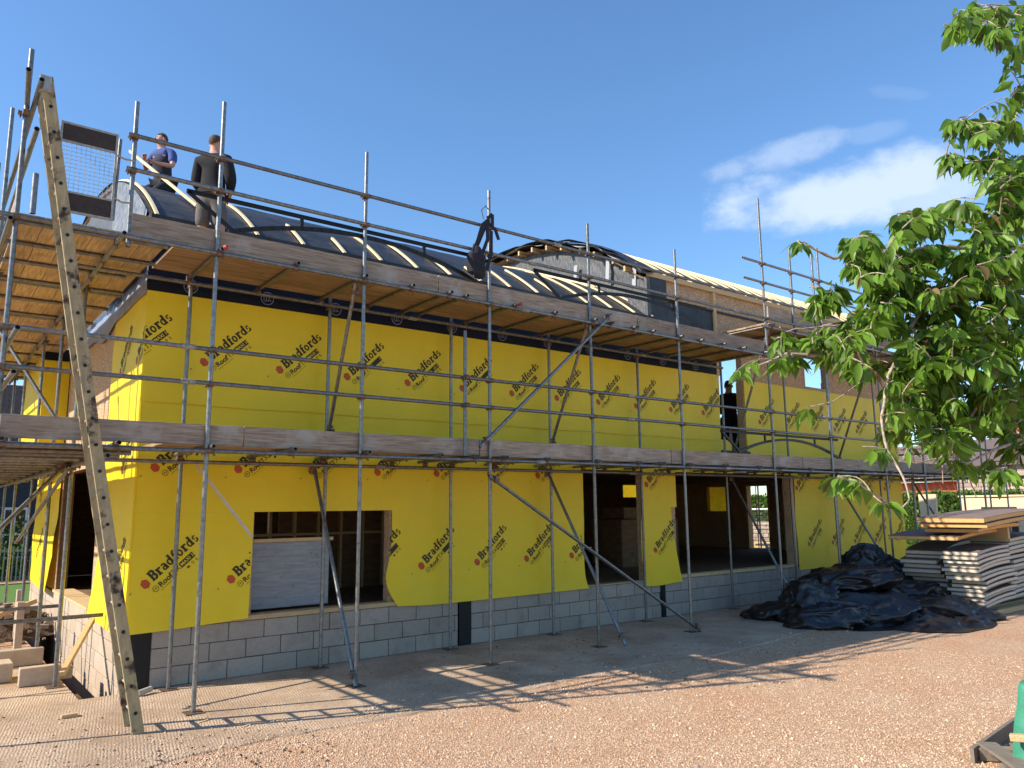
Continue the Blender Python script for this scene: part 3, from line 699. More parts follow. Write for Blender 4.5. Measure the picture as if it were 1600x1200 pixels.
# long run of pale battens seen on the skyline
gb = gable('gable_felt', 9.16, Y2, Z2, R2-.16, 4.38, 5.7, feltg, parent=house, wr=.07)
MB().box((9.05, -.03, 5.30), (9.16, .5, 6.55)).build('corner_felt', feltg, house)
MB().box((9.165, -.012, 5.2), (11.1, .018, 6.12)).build('black_felt_panel', felt, house)
MB().box((9.17, -.035, 6.14), (9.62, -.012, 6.56)).build('black_felt_panel', felt, house)
MB().box((9.1, -.05, 6.56), (XE, .02, 6.66)).build('eaves_plate', timber, house)
MB().box((11.1, -.05, 4.75), (11.19, .02, 6.55)).build('corner_post', timber, house)
MB().box((9.70, -.03, 6.13), (XE-.1, -.0, 6.17)).build('eaves_slot', blackm, house)
# rafter ends and loose felt edge standing out of the high gable
for i in range(17):
    a = -a2+.06+i*(2*a2-.12)/16
    p = Vector((0, Y2+sin(a)*(R2-.10), Z2+cos(a)*(R2-.10)))
    L = random.uniform(.12, .32)
    MB().box((9.15-L, p.y-.025, p.z-.09), (9.15, p.y+.025, p.z+.02)).build('rafter_end', timber, roof2)
def lap(off, amp, m, dx, ph, nm):
    g = MB()
    def fn(u, v):
        a = -a2-.01+2*a2*u; wv = amp*(.5+.5*sin(a*34+ph)+.5*noise.noise((a*14, ph, 2)))
        x = 9.2-(.26+dx+.10*noise.noise((a*9, ph, 0)))*v
        r = R2+off+.012-wv*v*v
        return (x, Y2+sin(a)*r, Z2+cos(a)*r)
    g.grid(fn, 150, 8); g.build(nm, m, roof2, smooth=True, angle=85)
lap(.035, .07, felt, .12, 0, 'felt_lap'); lap(.0, .08, feltw, .05, 2, 'felt_lap'); lap(.06, .05, felt, .02, 4, 'felt_lap')
# pale printed strips on the gable felt
for y0, dz in ((1.1, 0), (2.1, .1), (3.3, .2), (.35, -.3)):
    g = MB()
    for k in range(4):
        vs, fs = textmesh(['ROOFTX', 'VENT', 'ROOFTX', 'VENT'][k], .1)
    g.add([(0, 0, 0), (.10, 0, 0), (.14, .5, 0), (.04, .5, 0)], [(0, 1, 2, 3)])
    me = g.mesh(); me.transform(Matrix(((0, 0, -1, 9.03), (-1, 0, 0, y0), (0, 1, 0, 6.7+dz), (0, 0, 0, 1))))
    link('printed_strip', me, mat('pale_print', (.36, .37, .38), .5, var=.5, vscale=60, stretch=(1, 1, 4)), gb)

# ------------------------------------------------------------------ scaffold
scaf = empty('scaffold', (0, 0, 0), 'tall grey tube scaffold with timber board walkways wrapping the yellow house', 'scaffold')
def tubeo(name, p, q, parent=scaf, r=.0242, m=galv): 
    return MB().tube(p, q, r).build(name, m, parent, smooth=True, angle=50)
def coupler(p, axis1, axis2, parent):
    """right-angle coupler: two clamped collars and a bolt"""
    p = Vector(p); a1 = Vector(axis1).normalized(); a2 = Vector(axis2).normalized(); n = a1.cross(a2).normalized()
    g = MB(); g.path([p-a1*.028, p+a1*.028], .031, 10); g.path([p+n*.048-a2*.028, p+n*.048+a2*.028], .031, 10)
    s = a2*.045; g.bar(p+s-a1*.012-n*.02, p+s-a1*.012+n*.055, .02, .03); g.path([p+s+n*.0-a1*.045, p+s-a1*.0+n*.0], .008, 6); g.path([p+s*1.35-n*.03, p+s*1.35+n*.05], .009, 6)
    return g.build('coupler', rustc, parent, smooth=True, angle=50)
ZL1, ZL2 = 2.690, 4.895
def standard(x, y, z1, z0=0., rails=(), base=True, lean=(0, 0), r=.0242, couple=True):
    top = (x+lean[0], y+lean[1], z1); o = tubeo('standard', (x, y, z0+.03 if base else z0), top, r=r)
    if base:
        g = MB(); g.box((x-.09, y-.09, z0+.012), (x+.09, y+.09, z0+.022)); g.path([(x, y, z0+.02), (x, y, z0+.12)], .017, 8); g.build('base_plate', rustc, o)
    if couple:
        for z in rails:
            t = (z-z0)/(z1-z0)
            sgn = -1 if y < -1 else 1
            coupler((x+lean[0]*t, y+lean[1]*t, z), (0, 0, 1), (sgn, 0, 0), o)
    # one or two spigot joints and collars
    for z in (random.uniform(1.0, 2.2),):
        if z0 < .5 and z1 > 3: MB().path([(x+lean[0]*z/z1, y+lean[1]*z/z1, z-.004), (x+lean[0]*z/z1, y+lean[1]*z/z1, z+.004)], r+.0015, 12).build('joint', rustc, o)
    return o
XO = [-1.545, .365, 2.18, 4.13, 6.10, 8.19, 10.80, 12.84, 15.02, 16.85, 18.6, 20.1]
TOPS = [6.67, 6.73, 6.63, 6.60, 6.53, 6.52, 8.11, 7.49, 6.9, 6.9, 6.9, 3.95]
R1a, R1b, R2a, R2b = 3.80, 3.42, 6.02, 5.635
RY = YO-.048
for i, (x, zt) in enumerate(zip(XO, TOPS)):
    if i == 0:
        standard(x, YO, zt, rails=(ZL1, ZL2, R1a, R1b, R2a-.05)); continue
    rails = [ZL1, R1a, R1b]
    if i <= 10: rails += [ZL2, R2a, R2b]
    if 6 <= i <= 10: rails = [ZL1, R1a, R1b, R2b, R2a, 6.35, 6.74, 5.5]
    standard(x, YO, zt, rails=rails, lean=(random.uniform(-.015, .015), 0))
XI = [-.58, .434, 2.30, 4.32, 6.31, 8.49, 11.0, 13.25, 15.1, 17.2, 18.9]
for i, x in enumerate(XI[1:]):
    standard(x, YI, 5.0 if i < 5 else 5.65, rails=(ZL1-.03, 4.84 if i < 5 else 5.45))
standard(3.683, YO-.06, 4.445, 2.74, rails=(R1a, R1b), base=False)
for x, zb_, zt in ((11.79, 5.35, 7.27), (12.62, 5.2, 7.30), (14.92, 5.4, 7.1)): standard(x, YO+.01, zt, zb_, rails=(6.35, 6.74), base=False)
# split of long members into real tube lengths
def run(name, x0, x1, y, z, brk, m=galv, droop=.0, parent=scaf):
    xs = [x0]+[b for b in brk if x0 < b < x1]+[x1]
    for a, b in zip(xs, xs[1:]):
        o = tubeo(name, (a+.004, y, z+random.uniform(-.006, .006)), (b-.004, y, z+random.uniform(-.006, .006)), parent)
        if b < x1: MB().path([(b-.07, y, z), (b+.07, y, z)], .030, 12).build('sleeve', mat('sleeve', (.32, .30, .26), .6, .4, .5, 40), o, smooth=True)
run('ledger', -1.75, 20.3, RY, ZL1, (5.0, 9.3, 14.4))
run('ledger', -1.7, 19.6, YI-.048, ZL1-.05, (3.1, 8.2, 14.0))
run('ledger', -1.75, 11.0, RY, ZL2, (4.75, 9.3))
run('ledger', -1.0, 11.0, YI-.048, ZL2-.03, (3.6, 8.6))
run('ledger', 10.6, 19.2, RY, 5.47, (15.4,)); run('ledger', 10.7, 19.2, YI-.048, 5.44, (14.6,))
run('guard_rail', -1.6, 20.3, RY, R1a, (.10, 6.9, 12.6)); run('guard_rail', -1.6, 20.25, RY, R1b, (.12, 6.88, 13.2))
run('guard_rail', -.62, 13.0, RY, R2a, (5.4, 9.9)); run('guard_rail', -.62, 13.2, RY, R2b, (4.9, 9.8))
run('guard_rail', 10.1, 18.8, RY, 6.74, (15.6,)); run('guard_rail', 10.12, 18.8, RY, 6.35, (15.1,))
# transoms
def transom(x, z, y0=-1.62, y1=-.05, red_=False):
    o = tubeo('transom', (x, y0+random.uniform(-.05, .02), z), (x+random.uniform(-.02, .02), y1+random.uniform(-.04, .04), z+random.uniform(-.004, .004)))
    for y in (RY, YI-.048):
        g = MB(); g.path([(x, y-.022, z), (x, y+.022, z)], .031, 8); g.path([(x-.028, y, z-.045), (x+.028, y, z-.045)], .031, 8)
        g.path([(x+.03, y, z-.10), (x+.03, y, z-.02)], .008, 6); g.bar((x+.018, y, z-.085), (x+.042, y, z-.085), .02, .012)
        g.build('coupler', rustc, o, smooth=True, angle=50)
    if red_: MB().path([(o.data.vertices[0].co.x, y0-.075, z), (x, y0-.045, z)], .026, 12).build('end_cap', redcap, o)
    return o
for i, x in enumerate([-1.50, -.53, .40, 1.29, 2.23, 3.29, 3.84, 4.32, 5.10, 6.11, 7.0, 7.52, 8.25, 9.2, 10.2, 10.9, 11.9, 12.9, 13.9, 15.1, 16.1, 17.2, 18.2]): transom(x, ZL1+.045)
for i, x in enumerate([.39, 1.27, 2.15, 2.84, 3.42, 3.70, 4.55, 5.30, 6.10, 6.47, 7.0, 7.45, 8.15, 8.7, 9.3, 9.9, 10.6]): transom(x, ZL2+.038, y1=.0, red_=i in (0, 6))
for x in (10.9, 11.7, 12.5, 13.3, 14.2, 15.1, 16.0, 17.0, 18.0): transom(x, 5.51, y1=.0)
# walkway boards
def decks(z, X0, X1, ys, m=boardx, off=0):
    for j, y in enumerate(ys):
        x = X0-((j*1.37+off) % 3.0)
        while x < X1:
            a, b = max(X0, x), min(X1, x+3.9)
            if b-a > .3: MB().box((a+.004, y, z+random.uniform(-.003, .003)), (b-.004, y+.222, z+.036+random.uniform(-.002, .002))).build('deck_board', m, scaf)
            x += 3.9
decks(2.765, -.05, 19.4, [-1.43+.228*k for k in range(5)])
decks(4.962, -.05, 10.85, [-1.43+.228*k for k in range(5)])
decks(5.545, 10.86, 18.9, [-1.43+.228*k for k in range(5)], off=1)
# toe boards
def toe(pieces, z, hgt=.222, y=YO+.030, m=boardm):
    for a, b in pieces: MB().box((a+.004, y, z+random.uniform(-.004, .004)), (b-.004, y+.036, z+hgt)).build('toe_board', m, scaf, bevel=.003)
toe([(-1.52, .76), (.765, 3.98), (3.99, 7.9), (7.91, 11.8), (11.81, 15.6), (15.6, 19.4), (19.4, 20.2)], 2.752, .228)
toe([(-.52, 3.3), (3.31, 7.2), (7.21, 10.75)], 4.945, .245)
toe([(10.95, 14.8), (14.81, 18.7)], 5.66, .26)
# return walkway round the left side
XLO, XLI = -1.545, -.58
YR = [2.6, 4.7, 7.3, 9.4]
for y in [.80]+YR: standard(XLI, y, 5.0, rails=(ZL1, ZL2), lean=(0, 0))
for y in (.70, 2.6, 4.7, 7.3, 9.4): standard(XLO, y, 7.0 if y > 1 else 7.0, rails=(ZL1, ZL2, R1a, R1b), lean=(0, 0))
def yrun(name, y0, y1, x, z, brk=(4.9,)):
    ys_ = [y0]+[b for b in brk if y0 < b < y1]+[y1]
    for a, b in zip(ys_, ys_[1:]): tubeo(name, (x, a+.004, z), (x, b-.004, z))
yrun('ledger', -1.75, 10, XLI-.05, 4.86); yrun('ledger', -1.6, 10, XLO-.05, 4.85)
yrun('ledger', -1.7, 10, XLI-.05, ZL1-.09); yrun('ledger', -1.6, 10, XLO-.05, ZL1-.06)
yrun('guard_rail', -2.1, 10, XLO+.05, 3.69); yrun('guard_rail', -2.1, 10, XLO+.05, 3.29)
yrun('guard_rail', -2.12, 10, XLO+.06, 6.07); yrun('guard_rail', -2.06, 10, XLO+.06, 5.60)
for i, y in enumerate([-1.35, -.62, .12, .95, 1.06, 1.95, 2.9, 3.02, 4.1, 5.2, 6.3, 7.4, 8.5, 9.3]):
    o = tubeo('transom', (-1.72, y, 4.905), (random.uniform(-.28, -.08), y+random.uniform(-.03, .03), 4.912))
    g = MB(); x = XLI-.05
    g.path([(x-.022, y, 4.905), (x+.022, y, 4.905)], .031, 8); g.path([(x, y-.028, 4.86), (x, y+.028, 4.86)], .031, 8); g.path([(x, y-.03, 4.79), (x, y-.03, 4.87)], .009, 6); g.build('coupler', rustc, o)
for i, y in enumerate([-1.25, -.7, -.1, .5, 1.1, 1.8, 2.5, 3.3, 4.2, 5.1, 6.0, 7.0, 8.0, 9.0]):
    o = tubeo('transom', (-1.75, y, ZL1-.035), (random.uniform(-.42, -.30), y, ZL1-.03))
    g = MB(); x = XLI-.05; g.path([(x-.022, y, ZL1-.035), (x+.022, y, ZL1-.035)], .031, 8); g.path([(x, y-.03, ZL1-.15), (x, y-.03, ZL1-.04)], .009, 6); g.build('coupler', rustc, o)
for lev, n, zz in ((0, 6, 4.935), (1, 5, 2.69)):
    for k in range(n):
        y = -1.43-((k*1.3) % 2.5)
        while y < 9.8:
            a_, b_ = max(-1.43, y), min(9.8, y+3.9)
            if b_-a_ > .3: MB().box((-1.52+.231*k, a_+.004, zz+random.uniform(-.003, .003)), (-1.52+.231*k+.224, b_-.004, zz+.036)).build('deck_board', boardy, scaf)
            y += 3.9
MB().box((-1.55, -1.40, 4.975), (-1.52, 9.8, 5.20)).build('toe_board', boardm, scaf)
MB().box((-1.55, -1.40, 2.73), (-1.52, 9.8, 2.95)).build('toe_board', boardm, scaf)
# corner short posts and gate post beside the ladder
tubeo('standard', (-.545, YO, 4.80), (-.55, YO, 6.43)); tubeo('standard', (-.71, YO-.02, 5.05), (-.69, YO-.02, 5.95), r=.018)
for z in (R2a, R2b): coupler((-.548, YO, z), (0, 0, 1), (-1, 0, 0), bpy.data.objects[[o.name for o in scaf.children if o.name.startswith('standard')][-2]])
tubeo('ladder_rail', (-1.60, -2.18, 6.10), (-1.52, -1.2, 6.06))
tubeo('post', (-1.44, -1.80, 4.86), (-1.44, -1.80, 5.26), r=.027)
# diagonal braces
def brace(p, q):
    o = tubeo('brace', p, q); p, q = Vector(p), Vector(q); d = (q-p).normalized()
    for t in (p+d*.12, q-d*.12): coupler(t, d, (0, 0, 1), o)
brace((2.17, -.12, 2.66), (2.15, -1.56, .03)); brace((6.28, -.12, 2.7), (6.42, -1.72, .03)); brace((11.2, -.15, 2.66), (10.86, -1.62, .45)); brace((15.2, -.15, 2.66), (15.02, -1.6, .3)); brace((19.0, -.15, 2.66), (18.7, -1.6, .3))
brace((2.10, -1.42, 4.88), (2.29, -.28, 3.0)); brace((6.12, -1.42, 4.95), (6.25, -.28, 3.0)); brace((10.98, -1.42, 5.48), (11.15, -.28, 3.0)); brace((14.95, -1.42, 5.4), (15.15, -.28, 3.0))
brace((6.48, YO-.09, 5.08), (3.90, YO-.09, 2.86)); brace((4.05, YO-.09, 2.48), (8.30, YO-.09, .03))
brace((XLO-.05, 1.9, 4.75), (XLI-.08, .95, 3.02)); brace((XLI-.07, .40, 2.60), (XLI-.07, 5.6, 1.55)) 
brace((XLI-.1, .5, 2.62), (-1.7, -.6, 1.5))
# low level tie tubes on the left
tubeo('tie_tube', (-3.0, .88, .80), (-.10, .88, .79)); tubeo('tie_tube', (-3.2, 3.2, .70), (-.28, 3.0, .72))
# right hand return
for y in (-1.0, .3, 1.5, 3.2, 5.0): standard(20.05, y, 3.95, rails=(ZL1, R1a, R1b))
for y in (.3, 2.4, 4.6): standard(18.95, y, 3.0, rails=(ZL1,))
for z in (3.78, 3.40, ZL1): yrun('guard_rail' if z > 3 else 'ledger', -2.7, 9, 20.1, z, ())
yrun('ledger', -1.9, 9, 18.9, ZL1-.05, ())
for k in range(5): MB().box((18.95+.23*k, -1.5, 2.74), (19.16+.23*k, 8, 2.776)).build('deck_board', boardy, scaf)
MB().box((20.06, -1.5, 2.75), (20.09, 8, 2.98)).build('toe_board', boardm, scaf)

# bow-shaped frames fixed under the guard rails
def bow(x0, x1, z, yy, lab, strap=True):
    r = empty('bow_frame', (x0, yy, z), lab, 'frame', 'black bow-shaped frames hung on the guard rails')
    L = x1-x0
    MB().bar((x0, yy, z), (x1, yy, z), .03, .045).build('chord', blackm, r)
    g = MB(); P = []
    for i in range(29):
        t = i/28; P.append(Vector((x0+.48+(L-.50)*t, yy, z-.375+.30*(1-(2*t-1)**2))))
    for p, q in zip(P, P[1:]): g.bar(p-(q-p)*.02, q+(q-p)*.02, .035, .048)
    g.build('arc_bar', blackm, r)
    MB().bar((x0+.02, yy, z-.01), (x0+.55, yy, z-.37), .03, .04).build('strut', blackm, r)
    for t in (.25, .75):
        xx = x0+.48+(L-.5)*t; zz = z-.375+.30*(1-(2*t-1)**2); MB().bar((xx, yy, z-.02), (xx, yy, zz+.02), .025, .04, (1, 0, 0)).build('strut', blackm, r)
bow(.02, 3.98, 5.585, YO+.06, 'black bow-shaped frame hung from the top guard rail beside the man in black')
bow(5.0, 9.05, 5.585, YO+.06, 'black bow-shaped frame hung from the top guard rail below the grey gable')
bow(9.3, 13.2, 3.375, YO+.06, 'black bow-shaped frame on the lower guard rail by the narrow upper opening')

# ------------------------------------------------------------------ ladder, gate, bag and loose timbers
lad = empty('ladder', (-.23, -1.75, 0), 'long weathered pale ladder leaning against the left end of the scaffold', 'ladder')
LB = Vector((-.245, 0, .004)); LT = Vector((-1.535, 0, 6.20))
mid = Vector((-.755, 0, 2.35))
# slight sag of the stiles
def ladp(t):
    z = .004+6.2*t; return Vector((-.245+(-.245-.72)*0-1.19*t-.02*sin(pi*t), 0, z))
for y in (-1.58, -1.93):
    g = MB(); n = 14; hw = .052; th = .032; vs = []
    for i in range(n+1):
        p = ladp(i/n); dx = ladp(min(1, i/n+.01))-ladp(max(0, i/n-.01)); dx.normalize(); nn = Vector((dx.z, 0, -dx.x))
        for s1, s2 in ((-1, -1), (1, -1), (1, 1), (-1, 1)): q = p+nn*hw*s1; vs.append((q.x, y+th/2*s2, q.z))
    fs = [(i*4+k, (i+1)*4+k, (i+1)*4+(k+1) % 4, i*4+(k+1) % 4) for i in range(n) for k in range(4)]+[(0, 1, 2, 3), (n*4+3, n*4+2, n*4+1, n*4)]
    g.add(vs, fs); st = g.build('stile', ladm, lad, bevel=.003)
    if y < -1.8:
        for i in range(24):
            p = ladp((i+.8)/25); MB().path([(p.x, y-th/2-.006, p.z), (p.x, y-th/2+.002, p.z)], .017, 10).build('rung_end', blackm, st)
for i in range(24):
    p = ladp((i+.8)/25); MB().path([(p.x, -1.57, p.z), (p.x, -1.94, p.z)], .016, 8).build('rung', rungm, lad, smooth=True)
MB().box((-1.49, -1.96, 6.04), (-1.39, -1.90, 6.20)).build('top_bracket', gatem, lad)

gate = empty('safety_gate', (-1.26, YO, 5.0), 'mesh safety gate with brown panels at the top of the ladder', 'gate')
GP = Matrix.Translation((-1.245, YO-.05, 5.03))
g = MB(); W_, H_ = .53, .95
for q in (((0, -.012, 0), (W_, .012, .022)), ((0, -.012, H_-.022), (W_, .012, H_)), ((0, -.012, .0225), (.022, .012, H_-.0225)), ((W_-.022, -.012, .0225), (W_, .012, H_-.0225)), ((.0225, -.01, .205), (W_-.0225, .01, .225)), ((.0225, -.01, .735), (W_-.0225, .01, .755))): g.box(*q)
o = g.build('frame', gatem, gate); o.data.transform(GP)
for z0, z1 in ((.0228, .2045), (.7555, .9275)):
    o = MB().box((.023, -.006, z0), (W_-.023, .006, z1)).build('panel', gatep, gate); o.data.transform(GP)
g = MB()
for i in range(1, 11): x = .022+i*(W_-.044)/11; g.path([(x, 0, .22), (x, 0, .74)], .0022, 5)
for i in range(1, 12): z = .225+i*.51/12; g.path([(.02, .004, z), (W_-.02, .004, z)], .0022, 5)
o = g.build('wire_mesh', gatem, gate); o.data.transform(GP)
g = MB(); g.path([(W_, 0, .25), (W_+.08, 0, .22), (W_+.17, .01, .24)], .010, 6); g.path([(W_, 0, .72), (W_+.08, 0, .70), (W_+.17, .01, .71)], .010, 6)
g.path([(-.02, .0, .62), (-.05, 0, .60), (-.05, 0, .15), (-.01, 0, .05)], .010, 6)
o = g.build('hinge', gatem, gate); o.data.transform(GP)

bag = empty('harness_bag', (3.9, YO, 5.3), 'black harness bag with straps hanging on the top guard rail', 'bag')
g = MB()
def bagf(u, v):
    a = 2*pi*u; b = pi*v; r = Vector((.15*sin(b)*cos(a), .09*sin(b)*sin(a), .24*cos(b)))
    r += r.normalized()*.07*noise.noise(r*11) if r.length else Vector()
    return (3.86+r.x+.03*r.z, YO-.11+r.y, 5.42+r.z-.25*r.x)
g.grid(bagf, 20, 14); g.build('pouch', strapm, bag, smooth=True)
g = MB()
for pts in ([(3.84, -1.56, 5.6), (3.93, -1.60, 5.85), (4.07, -1.57, 6.12)], [(3.95, -1.58, 5.58), (4.02, -1.62, 5.8), (4.05, -1.57, 6.08), (4.2, -1.56, 6.0), (4.26, -1.56, 5.86)], [(4.03, -1.60, 6.12), (4.12, -1.60, 6.2), (4.15, -1.56, 6.05)], [(3.75, -1.60, 5.5), (3.84, -1.64, 5.75), (3.94, -1.60, 6.0), (4.05, -1.58, 6.1)], [(4.0, -1.62, 5.35), (4.08, -1.62, 5.6), (4.1, -1.60, 5.95)]):
    for p, q in zip(pts, pts[1:]): g.bar(p, q, .05, .012, (0, 1, .1))
g.build('strap', strapm, bag)
MB().path([(3.98, -1.58, 6.1), (3.93, -1.6, 6.22), (4.0, -1.6, 6.3), (4.08, -1.6, 6.24), (4.05, -1.58, 6.12)], .008, 6).build('hook', galv, bag)

o = MB().bar((.58, -.36, 2.60), (1.30, -.34, 1.72), .035, .004, (0, 1, 0)).build('hanging_tape', mat('tape', (.55, .50, .42), .5)); tagit(o, None, 'pale tape hanging diagonally in front of the first window edge', 'tape')
# upper walkway things on the right
o = MB().box((11.2, -1.3, 5.60), (12.6, -.9, 5.65)).build('loose_plank', cream); tagit(o, None, 'pale plank lying on the raised walkway below the long roof', 'plank')

# ------------------------------------------------------------------ people
def skinmesh(pts, edges, sub=2, root=0):
    """pts: list of (x,y,z,rx,ry)"""
    me = bpy.data.meshes.new('s'); me.from_pydata([p[:3] for p in pts], edges, []); o = bpy.data.objects.new('s', me); COL.objects.link(o)
    md = o.modifiers.new('k', 'SKIN'); md.use_smooth_shade = True
    for i, p in enumerate(pts):
        sv = me.skin_vertices[0].data[i]; sv.radius = (p[3], p[4] if len(p) > 4 else p[3]); sv.use_root = (i == root)
    s = o.modifiers.new('b', 'SUBSURF'); s.levels = sub; s.render_levels = sub
    dg = bpy.context.evaluated_depsgraph_get(); dg.update()
    out_ = bpy.data.meshes.new_from_object(o.evaluated_get(dg)); bpy.data.objects.remove(o); return out_
def place(me, M):
    me.transform(M); return me
def person(loc, rotz, label, J, top, bottom, hands=True, face=0, sleeves=None, vest=None, hair=True, scale=1):
    """J: joint dictionary in a local frame: +y is where the chest faces, z up from the feet"""
    r = empty('person', loc, label, 'person')
    M = Matrix.Translation(loc) @ Matrix.Rotation(rotz, 4, 'Z') @ Matrix.Scale(scale, 4)
    names = list(J); ix = {n: i for i, n in enumerate(names)}
    def P(n, rx, ry=None): v = J[n]; return (v[0], v[1], v[2], rx, ry or rx)
    # body: one surface from pelvis to head, arms and legs
    rad = dict(pelvis=(.135, .10), waist=(.13, .095), chest=(.155, .11), collar=(.10, .075), neck=(.056, .058), skull0=(.07, .08), skull1=(.088, .10), skull2=(.055, .065),
               ls=(.062,), rs=(.062,), le=(.045,), re=(.045,), lw=(.03,), rw=(.03,), lh=(.036, .02), rh=(.036, .02), lhip=(.085,), rhip=(.085,), lk=(.06,), rk=(.06,), lc=(.058,), rc=(.058,), la=(.04,), ra=(.04,), lt=(.04, .03), rt=(.04, .03))
    pts = [P(n, *rad[n]) for n in names]
    ed = [('pelvis', 'waist'), ('waist', 'chest'), ('chest', 'collar'), ('collar', 'neck'), ('neck', 'skull0'), ('skull0', 'skull1'), ('skull1', 'skull2'), ('collar', 'ls'), ('collar', 'rs'), ('ls', 'le'), ('rs', 're'), ('le', 'lw'), ('re', 'rw'), ('lw', 'lh'), ('rw', 'rh'),
          ('pelvis', 'lhip'), ('pelvis', 'rhip'), ('lhip', 'lk'), ('rhip', 'rk'), ('lk', 'lc'), ('rk', 'rc'), ('lc', 'la'), ('rc', 'ra'), ('la', 'lt'), ('ra', 'rt')]
    # fingers rooted in each palm
    for s in 'lr':
        h = Vector(J[s+'h']); wv = Vector(J[s+'w']); d = (h-wv).normalized(); side = d.cross(Vector((0, 0, 1)));
        if side.length < .1: side = Vector((1, 0, 0))
        side.normalize(); nrm = side.cross(d)
        for k, (off, ln) in enumerate(((-.028, .062), (-.010, .075), (.010, .072), (.027, .055))):
            b = len(pts); p0 = h+side*off*.8+d*.01; p1 = h+side*off+d*(.03+ln*.45)-nrm*.006; p2 = h+side*off+d*(.02+ln*.75)-nrm*.035
            pts += [(*p0, .010, .010), (*p1, .0095, .0095), (*p2, .008, .008)]; ed += [(ix[s+'h'], b), (b, b+1), (b+1, b+2)]
        b = len(pts); sg = 1 if s == 'l' else -1; p0 = wv+d*.03+side*.035*sg; p1 = wv+d*.07+side*.058*sg-nrm*.01
        pts += [(*p0, .013, .013), (*p1, .010, .010)]; ed += [(ix[s+'w'], b), (b, b+1)]
    E_ = [(ix[a_] if isinstance(a_, str) else a_, ix[b_] if isinstance(b_, str) else b_) for a_, b_ in ed]
    body = link('body', place(skinmesh(pts, E_), M), skin, r, smooth=True)
    # face: nose, ears, eyes, mouth around the skull
    c = Vector(J['skull1']); f = Matrix.Rotation(face, 4, 'Z') @ Vector((0, 1, 0)); s = f.cross(Vector((0, 0, 1)))
    def blob(nm, p, rr, m):
        g = MB(); g.grid(lambda u, v: tuple(p+s*(rr[0]*sin(pi*v)*cos(2*pi*u))+f*(rr[1]*sin(pi*v)*sin(2*pi*u))+Vector((0, 0, rr[2]*cos(pi*v)))), 12, 8)
        o = g.build(nm, m, r, smooth=True); o.data.transform(M); return o
    blob('nose', c+f*.105+Vector((0, 0, -.025)), (.014, .02, .024), skinr); blob('ear', c+s*.084+Vector((0, 0, -.02)), (.012, .02, .032), skinr); blob('ear', c-s*.084+Vector((0, 0, -.02)), (.012, .02, .032), skinr)
    for q in (.034, -.034): blob('eye', c+f*.088+s*q+Vector((0, 0, .0)), (.013, .010, .007), blackm)
    blob('mouth', c+f*.090+Vector((0, 0, -.065)), (.025, .012, .006), skinr)
    if hair:
        g = MB()
        def hf(u, v):
            a = 2*pi*u; b = pi*(.47-.20*sin(a))*v; d = s*(sin(b)*cos(a))+f*(sin(b)*sin(a))+Vector((0, 0, cos(b)))
            k = 1+.10*noise.noise(d*16)+(.0 if d.dot(f) < .4 else -.05*v)
            return tuple(c-f*.012+Vector((0, 0, .012))+Vector((d.x*.086*k, d.y*.100*k, d.z*.100*k+ .0)))
        g.grid(hf, 30, 12); o = g.build('hair', hairm, r, smooth=True); o.data.transform(M)
    # clothing: skinned over the same skeleton, a little larger
    def cloth(nm, chains, m, grow, root=0):
        ns = []; 
        for a_, b_ in chains:
            for q in (a_, b_):
                if q not in ns: ns.append(q)
        gp = []
        for n_ in ns:
            if isinstance(n_, tuple):   # (joint, joint, t, radius)
                va, vb = Vector(J[n_[0]]), Vector(J[n_[1]]); v = va.lerp(vb, n_[2]); gp.append((v.x, v.y, v.z, n_[3], n_[4] if len(n_) > 4 else n_[3]))
            else:
                q = rad[n_]; gp.append((*J[n_], q[0]+grow, (q[1] if len(q) > 1 else q[0])+grow))
        return link(nm, place(skinmesh(gp, [(ns.index(a_), ns.index(b_)) for a_, b_ in chains], root=root), M), m, r, smooth=True)
    top(cloth); bottom(cloth)
    return r, M
# man in black: stands on the top walkway with his back to the camera
J2 = dict(pelvis=(0, 0, .95), waist=(0, .0, 1.10), chest=(0, .01, 1.30), collar=(0, -.01, 1.44), neck=(.0, .01, 1.52), skull0=(.0, .03, 1.60), skull1=(.0, .035, 1.67), skull2=(0, .03, 1.75),
          ls=(-.17, 0, 1.41), le=(-.24, .02, 1.13), lw=(-.15, .20, 1.02), lh=(-.09, .26, 1.01), rs=(.17, 0, 1.41), re=(.25, -.02, 1.13), rw=(.16, .16, 1.0), rh=(.09, .23, .98),
          lhip=(-.10, 0, .88), lk=(-.13, .03, .50), lc=(-.13, 0, .36), la=(-.13, -.03, .08), lt=(-.14, .12, .04), rhip=(.10, 0, .88), rk=(.12, .02, .50), rc=(.12, 0, .36), ra=(.12, -.03, .08), rt=(.13, .12, .04))
def top2(cloth):
    cloth('sweatshirt', [('waist', 'chest'), ('waist', ('pelvis', 'waist', .2, .16, .125)), ('chest', 'collar'), ('collar', ('collar', 'neck', .6, .075, .07)), ('collar', 'ls'), ('collar', 'rs'), ('ls', 'le'), ('rs', 're'), ('le', ('le', 'lw', .85, .045)), ('re', ('re', 'rw', .85, .045))], blk, .032)
def bot2(cloth):
    cloth('shorts', [('pelvis', 'lhip'), ('pelvis', 'rhip'), ('pelvis', ('pelvis', 'waist', .5, .135, .11)), ('lhip', ('lhip', 'lk', .5, .10)), (('lhip', 'lk', .5, .10), ('lhip', 'lk', .97, .095)), ('rhip', ('rhip', 'rk', .5, .10)), (('rhip', 'rk', .5, .10), ('rhip', 'rk', .97, .095))], greyc, .028)
    cloth('boot', [('la', ('lc', 'la', .6, .06)), ('la', 'lt')], bootm, .016); cloth('boot', [('ra', ('rc', 'ra', .6, .06)), ('ra', 'rt')], bootm, .016)
